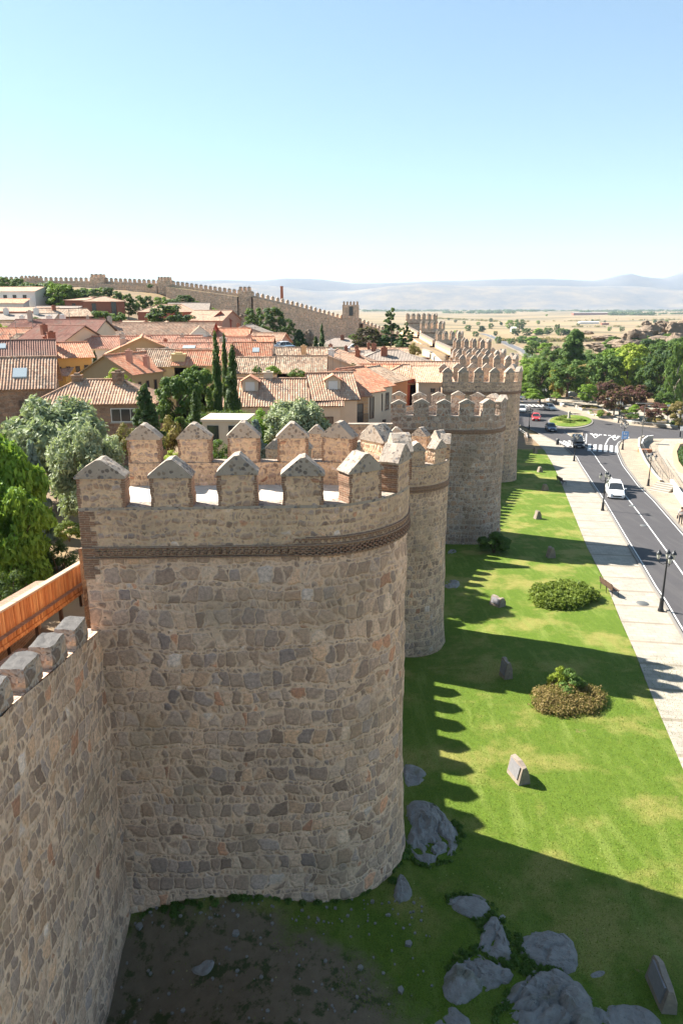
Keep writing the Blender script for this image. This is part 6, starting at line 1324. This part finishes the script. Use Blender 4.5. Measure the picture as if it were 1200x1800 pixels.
def person(label,u,v,rz,top,bottom,h=1.72,stride=.32,loc=None,bag=None,hold=False):
    X,Y,Z=loc or gpz(u,v,.06); T=empty('person',(X,Y,Z),label,'person',rz)
    k=h/1.75
    J={'pel':(0,0,.95,.13),'wai':(0,.0,1.08,.125),'che':(0,.01,1.30,.155),'nek':(0,.01,1.47,.062),'hd':(0,-.01,1.56,.085),'ht':(0,-.015,1.68,.09),
       'hl':(-.09,0,.90,.105),'kl':(-.10,-stride*.55,.50,.065),'al':(-.10,-stride*.75,.10,.045),'tl':(-.10,-stride*.75-.15,.035,.035),
       'hr':(.09,0,.90,.105),'kr':(.10,stride*.18,.50,.065),'ar':(.10,stride*.85,.13,.045),'tr':(.10,stride*.85-.13,.035,.035),
       'sl':(-.19,.01,1.40,.062),'el':(-.25,.10,1.14,.045),'wl':(-.26,.0 if not hold else -.12,.92,.032),'fl':(-.26,-.03 if not hold else -.17,.84,.03),
       'sr':(.19,.01,1.40,.062),'er':(.25,-.02,1.14,.045),'wr':(.26,-.16,.95,.032),'fr':(.26,-.21,.88,.03)}
    E_=[('pel','wai'),('wai','che'),('che','nek'),('nek','hd'),('hd','ht'),('pel','hl'),('hl','kl'),('kl','al'),('al','tl'),('pel','hr'),('hr','kr'),('kr','ar'),('ar','tr'),('che','sl'),('sl','el'),('el','wl'),('wl','fl'),('che','sr'),('sr','er'),('er','wr'),('wr','fr')]
    names=list(J); me=bpy.data.meshes.new('body'); me.from_pydata([tuple(c*k for c in J[n][:3]) for n in names],[(names.index(a),names.index(b)) for a,b in E_],[]); o=bpy.data.objects.new('body',me); COL.objects.link(o); o.parent=T
    sk=o.modifiers.new('skin','SKIN')
    for i,n in enumerate(names): me.skin_vertices[0].data[i].radius=(J[n][3]*k,J[n][3]*k*.85)
    me.skin_vertices[0].data[0].use_root=True
    ss_=o.modifiers.new('sub','SUBSURF'); ss_.levels=2; ss_.render_levels=2
    for m_ in ('skin',): me.materials.append(M['skin'])
    # clothing follows the limbs as slightly larger skins
    def shell(nm,keys,edges,grow,mat):
        ks=[q for q in names if q in keys]; m2=bpy.data.meshes.new(nm); m2.from_pydata([tuple(c*k for c in J[n][:3]) for n in ks],[(ks.index(a),ks.index(b)) for a,b in edges],[]); o2=bpy.data.objects.new(nm,m2); COL.objects.link(o2); o2.parent=T
        o2.modifiers.new('skin','SKIN')
        for i,n in enumerate(ks): m2.skin_vertices[0].data[i].radius=((J[n][3]+grow)*k,(J[n][3]*.85+grow)*k)
        m2.skin_vertices[0].data[0].use_root=True; q=o2.modifiers.new('sub','SUBSURF'); q.levels=1; q.render_levels=1; m2.materials.append(M[mat])
    shell('trousers',('pel','hl','kl','al','hr','kr','ar'),[('pel','hl'),('hl','kl'),('kl','al'),('pel','hr'),('hr','kr'),('kr','ar')],.014,bottom)
    shell('jacket',('wai','che','sl','el','wl','sr','er','wr','pel'),[('pel','wai'),('wai','che'),('che','sl'),('sl','el'),('el','wl'),('che','sr'),('sr','er'),('er','wr')],.02,top)
    m=MB(); m.lathe((0,.012,0),[(.095*k,1.60*k),(.107*k,1.66*k),(.095*k,1.74*k),(.05*k,1.785*k),(0,1.79*k)],12); m.build('hair','hair',T)
    for s_ in (-1,1): m=MB(); m.box((s_*.03*k,-.10*k,1.64*k),(.018,.012,.01)); m.build('eye','blackp',T)
    m=MB(); m.box((0,-.105*k,1.60*k),(.022,.03,.04)); m.build('nose','skin',T)
    for s_,(a,b) in ((-1,('tl','al')),(1,('tr','ar'))):
        m=MB(); t_=J[a]; a_=J[b]; m.tube([(t_[0]*k,(a_[1]+.05)*k,.045*k),(t_[0]*k,(t_[1]+.05)*k,.045*k),(t_[0]*k,(t_[1]-.04)*k,.03*k)],[.05,.048,.03],8); m.build('shoe','blackp',T)
    if bag: m=MB(); m.box((.31*k,-.16*k,.70*k),(.12,.32,.30),0,0,.8); m.tube([(.31*k,-.28*k,.84*k),(.28*k,-.2*k,.93*k),(.31*k,-.06*k,.84*k)],.012,6); b=m.build('shopping_bag',bag); b.location=(X,Y,Z); b.rotation_euler=(0,0,rz); tag(b,'pale bag held by the walker at the right edge','bag')
    return T
person('person in dark trousers and light top walking on the right pavement at the photo edge',1194,923,R(150),'cloth_light','cloth_dark',bag='cloth_dark')
person('person in dark clothes standing beyond the white hatchback',976,713,R(30),'cloth_dark','cloth_dark',stride=.1)
person('person in blue seen on the far pavement behind the lantern lamp',967,704,R(200),'cloth_blue','cloth_dark',stride=.2)
# ---------------------------------------------------------------- cars
def car(label,u,v,rz,paint_,kind='hatch',loc=None,group='vehicles on the road and roundabout',off=.05):
    X,Y,Z=loc or gpz(u,v,off); T=empty('car',(X,Y,Z),label,'car' if kind!='van' else 'minivan',rz,group)
    # x = length (front at -x), y = width
    L,W_,Hh={'hatch':(4.1,1.78,1.48),'suv':(4.4,1.84,1.62),'sedan':(4.5,1.78,1.42),'van':(4.7,1.86,1.80)}[kind]; a=L/2; hw=W_/2
    # lower body: sections (x, half width, z low, z belt)
    zb=.92*Hh/1.5
    sec=[(-a,.72,.30,.52),(-a+.06,.84,.24,.66),(-a+.35,.95,.2,.76),(-a+.9,1,.19,.86),(-a+1.25,1,.19,zb),(-.2,1,.19,zb+.02),(a-1.2,1,.19,zb+.04),(a-.5,.98,.2,zb+.04 if kind!='sedan' else zb),(a-.1,.92,.24,zb-.06),(a,.80,.32,zb-.25)]
    P=[]
    for x,w,z0,z1 in sec:
        w*=hw; P.append([(x,-w*.90,z0),(x,-w,z0+.12),(x,-w,(z0+z1)/2+.05),(x,-w*.95,z1-.04),(x,-w*.78,z1),(x,0,z1+.02),(x,w*.78,z1),(x,w*.95,z1-.04),(x,w,(z0+z1)/2+.05),(x,w,z0+.12),(x,w*.90,z0),(x,0,z0)])
    m=MB(); m.grid(P,0,None,True,True); m.face(P[0],0); m.face(P[-1][::-1],0); body=m.build('body',paint_,T)
    xw0,xr0,xr1,xw1={'hatch':(-a+1.15,-a+1.95,a-.75,a-.12),'suv':(-a+1.15,-a+1.95,a-.6,a-.1),'sedan':(-a+1.3,-a+2.05,a-1.45,a-.75),'van':(-a+.75,-a+1.7,a-.35,a-.08)}[kind]
    bw,tw=hw*.90,hw*.68; zt=Hh
    m=MB(); B=[(xw0,zb-.02),(xr0,zt-.06),(xr1,zt-.06),(xw1,zb+.0)]
    def q(x,z,s_): 
        f=(z-zb)/(zt-zb); return (x,s_*(bw+(tw-bw)*max(0,f)),z)
    m.face([q(*B[0],-1),q(*B[0],1),q(*B[1],1),q(*B[1],-1)]); m.face([q(*B[3],1),q(*B[3],-1),q(*B[2],-1),q(*B[2],1)])
    for s_ in (-1,1): m.face([q(*B[i],s_) for i in (0,1,2,3)][::s_])
    m.build('windows','glass',T)
    m=MB(); R_=[]
    for x,dz in ((xr0-.10,-.03),(xr0+.15,.03),((xr0+xr1)/2,.06),(xr1-.15,.04),(xr1+.06,-.03)):
        R_.append([(x,-tw-.045,zt-.10+dz),(x,-tw*.8,zt-.03+dz),(x,0,zt+dz),(x,tw*.8,zt-.03+dz),(x,tw+.045,zt-.10+dz)])
    m.grid(R_,0,None,True); m.build('roof',paint_,T)
    m=MB()
    for s_ in (-1,1):
        for (x0_,x1_) in ((0,1),(3,2)):
            m.tube([q(*B[x0_],s_*1.015),q(*B[x1_],s_*1.03)],.035,5)
        xm=(xr0+xr1)/2; m.tube([(xm,s_*bw*1.01,zb),(xm,s_*(tw+.02),zt-.07)],.035,5)
    m.build('pillars',paint_,T)
    for x in (-a+.82,a-.82):
        for s_ in (-1,1):
            m=MB(); m.grid([[(x+r*math.cos(t),s_*yy,.32+r*math.sin(t)) for t in [k*2*math.pi/18 for k in range(18)]] for r,yy in ((.20,hw-.22),(.32,hw-.20),(.32,hw+.0),(.22,hw+.015))],0,None,True,True); w_=m.build('wheel','tyre',T)
            m=MB(); m.grid([[(x+r*math.cos(t),s_*yy,.32+r*math.sin(t)) for t in [k*2*math.pi/14 for k in range(14)]] for r,yy in ((.22,hw+.012),(.20,hw-.01),(.06,hw+.01),(.0,hw+.012))],0,None,False,True); m.build('rim','rim',w_)
    for s_ in (-1,1):
        m=MB(); m.box((-a+.14,s_*hw*.66,.64),(.22,.34,.15),s_*.35); m.build('headlight','lamp_w',T)
        m=MB(); m.box((a-.07,s_*hw*.70,.82),(.14,.26,.22)); m.build('tail_light','lamp_red',T)
        m=MB(); m.box((xw0+.28,s_*(hw+.09),zb+.06),(.12,.2,.13)); m.build('wing_mirror',paint_,T)
    m=MB(); m.box((-a-.005,0,.50),(.05,hw*1.05,.14)); m.build('grille','blackp',T)
    m=MB(); m.box((-a-.03,0,.36),(.03,.52,.11)); m.build('number_plate','plate',T)
    m=MB(); m.box((0,0,.24),(L*.9,W_*.9,.16)); m.build('underside','blackp',T)
    return T
def rd(u0,v0,u1,v1):     # heading from one ground point to another
    a=gp(u0,v0); b=gp(u1,v1); return math.atan2(b[1]-a[1],b[0]-a[0])
hr=rd(1105,905,1060,835)
car('white car driving towards the camera, nearest on the road',1079,872,hr,'car_white','suv')
car('black minivan on the zebra crossing seen from the front',1014,785,hr+.05,'car_black','van')
car('dark blue sedan leaving the roundabout beside the island',967,757,rd(967,757,946,738),'car_navy','sedan')
car('small red car entering the roundabout in the tower shadow',941,739,rd(941,739,936,722),'car_red','hatch')
car('silver white estate car beside the fourth tower',917,724,rd(917,724,919,708),'car_silver','suv')
car('dark blue-grey car half hidden behind the fourth tower',911,702,rd(911,702,913,690),'car_blueg','hatch')
car('white hatchback turning right on the roundabout, seen from behind',966,721,rd(976,722,958,718)+0.0,'car_white','hatch')
for lab,u,v,c in (('tiny white car far away on the winding valley road',862,591.5,'car_white'),('tiny silver car following on the winding valley road',868,589,'car_silver')):
    x,y=gp(u,v); car(lab,u,v,1.2,c,'suv',loc=(x,y,float(gz(x,y))+.3))
x,_,z=at(493,616,125); car('silver car parked beside the pink brick house',0,0,.6,'car_silver','hatch',loc=(x,125,z),group='cars parked in the town')
x,_,z=at(503,624,119); car('pale blue car parked in front of the yard wall',0,0,.2,'car_blueg','hatch',loc=(x,119,z),group='cars parked in the town')
x,_,z=at(622,617,170); car('white car parked beside the bungalow hedge',0,0,.1,'car_white','suv',loc=(x,170,z),group='cars parked in the town')
# ---------------------------------------------------------------- plaza: walls, railing, steps, planter, planting beds
def ribbonwall(name,label,cat,px,h,th,mat,top=None,off=.04,group=None):
    P=[np.array(gp(*p)) for p in px]; Q=[]
    for a,b in zip(P[:-1],P[1:]):
        for k in range(6): Q.append(a+(b-a)*k/6)
    Q.append(P[-1]); O=Q[0]; zo=float(gext(*O)); T=empty(name,(O[0],O[1],zo),label,cat,0,group); rows=[[],[],[],[]]
    for i,q in enumerate(Q):
        d=Q[min(i+1,len(Q)-1)]-Q[max(i-1,0)]; d/=max(np.linalg.norm(d),1e-6); n=np.array([-d[1],d[0]])*th/2; z=float(gext(*q))+off-zo
        for k,(s_,dz) in enumerate(((1,-.1),(1,h),(-1,h),(-1,-.1))): p=q+n*s_-O; rows[k].append((p[0],p[1],z+dz))
    m=MB(); m.grid(rows,0,None,False); m.face([r[0] for r in rows]); m.face([r[-1] for r in rows][::-1]); m.build('wall_face',mat,T)
    if top:
        m=MB(); rr=[[],[],[],[]]
        for i in range(len(Q)):
            for k,(j,s_,dz) in enumerate(((1,1,.002),(1,1,.07),(2,-1,.07),(2,-1,.002))):
                b=np.array(rows[j][i]); c_=(np.array(rows[1][i])+np.array(rows[2][i]))/2; e=(b-c_)*1.15; rr[k].append(tuple(c_+e+np.array([0,0,dz])))
        m.grid(rr,0,None,False); m.face([r[0] for r in rr]); m.face([r[-1] for r in rr][::-1]); m.build('coping',top,T)
    return T,Q
ribbonwall('plaza_wall','curved low wall with sandy edge between pavement and plaza','low wall',[(1130,772),(1122,776),(1121,790),(1127,805),(1136,822),(1148,840),(1160,853)],.55,.3,'sandstone','concrete')
ribbonwall('plaza_wall','straight low wall with white top running to the right edge','low wall',[(1178,856),(1188,872),(1200,890),(1215,912)],.8,.35,'concrete','whitep')
ribbonwall('ramp_wall','curved white wall shading the little sunken ramp','low wall',[(1146,775),(1136,776),(1128,782),(1126,790)],.9,.2,'concrete','whitep')
def railing(label,px):
    P=[np.array(gp(*p)) for p in px]; O=P[0]; zo=float(gext(*O)); T=empty('railing',(O[0],O[1],zo),label,'railing'); m=MB(); top=[];mid=[]
    for a,b in zip(P[:-1],P[1:]):
        n=max(1,int(np.linalg.norm(b-a)/1.5))
        for k in range(n+1):
            q=a+(b-a)*k/n; z=float(gext(*q))-zo; l=q-O; m.tube([(l[0],l[1],z),(l[0],l[1],z+1.45)],.022,5); top.append((l[0],l[1],z+1.45)); mid.append((l[0],l[1],z+1.0))
    m.build('posts','iron_grey',T); m=MB(); m.tube(top,.028,6); m.tube(mid,.016,5); m.build('rails','iron_grey',T)
railing('thin grey handrail along the curved plaza wall',[(1124,782),(1129,800),(1138,818),(1150,837),(1162,850)]); railing('thin grey handrail above the steps',[(1150,805),(1160,822),(1172,842),(1180,856)])
mb=MB(); x,y=gp(1168,862)
z=float(gext(x,y))
for i in range(5): mb.box((0,-i*.42,.70-.17*i-.0),(2.2,.40,.34),0)
o=mb.build('steps','concrete'); o.location=(x,y,z); o.rotation_euler=(0,0,R(-48)); tag(o,'short flight of steps beside the plaza wall','steps')
mb=MB(); mb.box((0,0,.3),(2.0,.9,.6)); o=mb.build('rusty_box','rust'); o.location=gpz(1132,796); o.rotation_euler=(0,0,.1); tag(o,'rusty steel box planter at the turn of the plaza wall','planter')
ribbonwall('planter_rim','sandy stone rim of the oval planter at the right edge','planter',[(1207,783),(1190,787),(1184,800),(1187,818),(1195,830),(1210,836)],.6,.6,'sandstone')
bed('dark green planting inside the oval planter','shrub bed',blob_outline(1207,810,16,20,12),.6,'dark',9,9000,.16,name='planting')
mb=MB(); mb.box((0,0,.04),(2.2,.7,.06)); o=mb.build('drain_cover','iron_grey'); o.location=gpz(1163,782,.04); o.rotation_euler=(0,0,-.3); tag(o,'long dark drain grating set into the plaza paving','drain cover')
def rbed(label,px,h,fill,seed):
    P=[np.array(gp(*p)) for p in px]; c=sum(P)/len(P); zc=float(gext(*c)); T=empty('planting_bed',(c[0],c[1],zc),label,'planting bed',0,'raised planting beds of the plaza garden'); m=MB(); n=len(P)
    loc=[(p[0]-c[0],p[1]-c[1]) for p in P]; inn=[(a*.9 if abs(a)>1 else a*.7,b*.93) for a,b in loc]
    zt=h
    for i in range(n):
        j=(i+1)%n; m.face([(*loc[i],-.3),(*loc[j],-.3),(*loc[j],zt),(*loc[i],zt)]); m.face([(*loc[i],zt),(*loc[j],zt),(*inn[j],zt),(*inn[i],zt)]); m.face([(*inn[j],zt-.3),(*inn[i],zt-.3),(*inn[i],zt),(*inn[j],zt)])
    m.build('edging','concrete',T); m=MB(); m.face([(*q,zt-.12) for q in inn]); m.build('soil','soil',T)
    r=random.Random(seed); cl=[]
    for i in range(14):
        w=[r.random() for _ in inn]; s_=sum(w); cl.append((sum(q[0]*k for q,k in zip(inn,w))/s_*1.6,sum(q[1]*k for q,k in zip(inn,w))/s_*1.5,zt,.5,.3))
    me=leafmesh('low_plants',fill,cl,1500,.16,seed); o=bpy.data.objects.new('low_plants',me); COL.objects.link(o); o.parent=T
def soilm():
    s=NT('planting soil'); p=s.obj(); s.col(s.mix(s.noise(p,2,5,.7),(.10,.065,.04),(.24,.16,.10))); return s.m
M['soil']=soilm()
BD=[('long triangular bed nearest the kerb, in the middle',[(1032,727),(1060,725),(1082,735),(1052,735)],'juniper'),('narrow bed along the upper path of the garden',[(1008,716),(1050,718),(1060,722),(1022,722)],'heather'),
('wedge bed below the purple trees, left one',[(1066,717),(1092,715),(1090,722),(1060,722)],'heather'),('wide dark bed beside the kerb, right one',[(1090,735),(1122,732),(1122,741),(1094,742)],'green'),
('small bed beneath the lamp in the garden',[(1094,725),(1112,728),(1100,732),(1086,729)],'juniper'),('bed with low plants below the right purple tree',[(1132,740),(1165,738),(1170,745),(1136,747)],'heather'),('bed at the right end of the garden by the kerb',[(1175,745),(1205,744),(1208,751),(1178,751)],'green'),('terrace bed behind the round bright tree',[(1040,700),(1066,698),(1072,705),(1046,706)],'heather')]
for i,b in enumerate(BD): rbed(b[0],b[1],.65,b[2],i+3)
ribbonwall('garden_wall','long pale garden wall behind the bright round tree','low wall',[(994,700),(1000,696),(1020,697),(1044,700)],1.3,.4,'concrete','whitep')
ribbonwall('garden_wall','pale stepped garden wall under the purple trees','low wall',[(1062,706),(1085,712),(1098,716)],1.0,.4,'concrete','whitep')
ribbonwall('garden_wall','kerbside parapet along the plaza garden','low wall',[(1078,740),(1110,745),(1150,749),(1210,757)],.5,.35,'concrete','whitep')
ribbonwall('garden_wall','pale pavement wall leading up the road','low wall',[(960,704),(975,710),(990,716)],.7,.35,'concrete','whitep')
for i,(u,v,lab) in enumerate(((1029,707,'left of the two'),(1041,709,'right of the two'))):
    m=MB(); m.box((0,0,.55),(1.5,1.1,1.2),.2,0,.85); o=m.build('stone_block','concrete'); o.location=gpz(u,v,.04); tag(o,'pale stone block under the bright round tree, '+lab,'stone block','pale stone blocks in the garden')
# low fence at the tip of the lawn
T=empty('low_fence',gpz(905,760,.0),'low timber fence with pale rails at the tip of the lawn','fence'); m=MB()
P=[np.array(gpz(*p)) for p in ((898,760),(908,758),(916,762),(924,768),(926,775))]; O=np.array(T.location)
for p in P: l=p-O; m.tube([(l[0],l[1],0+l[2]),(l[0],l[1],l[2]+.8)],.06,6)
m.build('posts','wood_grey',T); m=MB()
for dz in (.4,.72): m.tube([tuple(p-O+np.array([0,0,dz])) for p in P],.05,6)
m.build('rails','frame_white',T)
# ---------------------------------------------------------------- valley road, crags, far buildings
def road_px(name,px,w,mat,off):
    P=[np.array(gp(*p)) for p in px]; Q=[]
    for a,b in zip(P[:-1],P[1:]):
        n=max(2,int(np.linalg.norm(b-a)/8))
        for k in range(n): Q.append(a+(b-a)*k/n)
    Q.append(P[-1]); rows=[]; 
    for i,q in enumerate(Q):
        d=Q[min(i+1,len(Q)-1)]-Q[max(i-1,0)]; d/=np.linalg.norm(d); n=np.array([-d[1],d[0]])*w/2; rows.append([(*(q+n*t),float(gext(*(q+n*t)))+off) for t in (-1,-.5,0,.5,1)])
    m=MB(); m.grid(rows,0,[[(p[0],p[1]) for p in r] for r in rows],True); tag(m.build(name,mat),kind='structure')
VR=[(846,587),(858,590),(872,596),(888,604),(905,612),(920,618),(935,630)]
road_px('path',VR,11,'ground_pale',.35); road_px('road',VR,6.5,'road_far',.6)

def crag(label,u,v,y,w,h,seed,d=None,grp='crags on the rocky hill at right'):
    x,_,z=at(u,v,y); w*=.72; h*=.8; z-=h*.25; d=d or w*.8; bm=bmesh.new(); bmesh.ops.create_icosphere(bm,subdivisions=4,radius=.5)
    for q in bm.verts:
        n=q.co.copy(); f=mn.noise(n*2.1+Vector((seed,0,0)))*.35+abs(mn.noise(n*5+Vector((0,seed,0))))*.22; c=mn.cell(n*3.1+Vector((seed,seed,0)))*.28
        q.co=n*(1+f+c); q.co=Vector((q.co.x*w,q.co.y*d,q.co.z*h))
    me=bpy.data.meshes.new('crag'); bm.to_mesh(me); bm.free(); me.materials.append(M['rock_far']); o=bpy.data.objects.new('crag',me); COL.objects.link(o); o.location=(x,y,z); tag(o,label,'crag',grp)
CR=[('big split crag with a shadowed hollow',1143,585,268,17,9),('pale crag left of the big split one',1118,588,264,11,8),('long ledge of rock low on the hillside',1104,600,258,14,5),('high crag at the right edge of the photo',1195,572,275,14,11),('stack of boulders on the skyline of the hill',1165,571,282,9,6),('small boulder on the hilltop, left one',1136,568,285,5,3),
('round boulder on the hilltop right of the stack',1180,570,280,5,4),('weathered slab below the big split crag',1160,598,258,15,6),('low rocks in the dry grass left of the crags',1065,592,300,13,2.5),('flat rocks halfway down the dry slope',1050,606,285,12,2.5),('reddish rock patch above the wood',1055,612,280,7,2.5),('rock rib right of the weathered slab',1186,596,256,12,7),('outlier rock on the dry slope',1030,583,330,8,2),('small pale outcrop beside the poplar',975,612,300,6,3)]
for i,c in enumerate(CR): crag(c[0],c[1],c[2],c[3],c[4],c[5],i*3.3)
for i,(u,v,y,w,h,lab) in enumerate(((405,556,262,5,3,'boulders on the dry slope below the bend turret, lower'),(395,548,258,6,3,'boulders on the dry slope below the bend turret, upper'),(430,552,255,4,2,'single boulder near the start of the descending wall'),(541,590,160,3,4,'dark jagged ruin rock behind the pointed ivy tree'))): crag(lab,u,v,y,w,h,40+i,grp='boulders on the town hill')
def barn(label,u,v,w,d,h,wall,roof,rz=0,grp='farm buildings on the plain'):
    x,y=gp(u,v); z=float(gz(x,y)); T=empty('farm_building',(x,y,z),label,'farm building',rz,grp); m=MB(); m.box((0,0,h/2-1),(w,d,h+2)); m.build('wall',wall,T); m=MB()
    m.face([(-w/2-1,-d/2-1,h),(w/2+1,-d/2-1,h),(w/2+1,0,h*1.35),(-w/2-1,0,h*1.35)]); m.face([(w/2+1,d/2+1,h),(-w/2-1,d/2+1,h),(-w/2-1,0,h*1.35),(w/2+1,0,h*1.35)]); m.face([(-w/2,-d/2,h),(-w/2,0,h*1.35),(-w/2,d/2,h)]); m.face([(w/2,-d/2,h),(w/2,0,h*1.35),(w/2,d/2,h)]); m.build('roof',roof,T)
barn('long white roofed farm hall in the middle of the plain',1033,569,46,14,4,'w_white','w_white'); barn('long dark roofed farm hall far out on the plain',1040,553.5,170,30,8,'w_brickw','rock',grp='farm buildings on the plain'); barn('small white farmhouse beside the valley trees',901,583,6,6,5,'w_white','w_white'); barn('brown shed beside the white roofed hall',1062,571,16,9,4,'w_brickw','roof_brown')
for k in range(5):
    u=1018+k*17; x,y=gp(u,561); m=MB(); m.tube([(0,0,0),(0,0,8)],.15,5); o=m.build('utility_pole','bark'); o.location=(x,y,float(gz(x,y))); tag(o,'slim utility pole on the plain, %s from left'%ORD[k],'utility pole','utility poles on the plain')
# ---------------------------------------------------------------- haze
hz=NT('haze air'); vol=hz.n.new('ShaderNodeVolumePrincipled'); vol.inputs['Color'].default_value=(.72,.84,1,1); vol.inputs['Density'].default_value=HAZE; vol.inputs['Anisotropy'].default_value=.0
hz.n.remove(hz.b); hz.t.links.new(vol.outputs[0],hz.n['Material Output'].inputs['Volume'])
mb=MB(); mb.box((300,4400,(650-75)/2),(20500,9800,725)); o=mb.build('haze',hz.m); tag(o,kind='stuff')
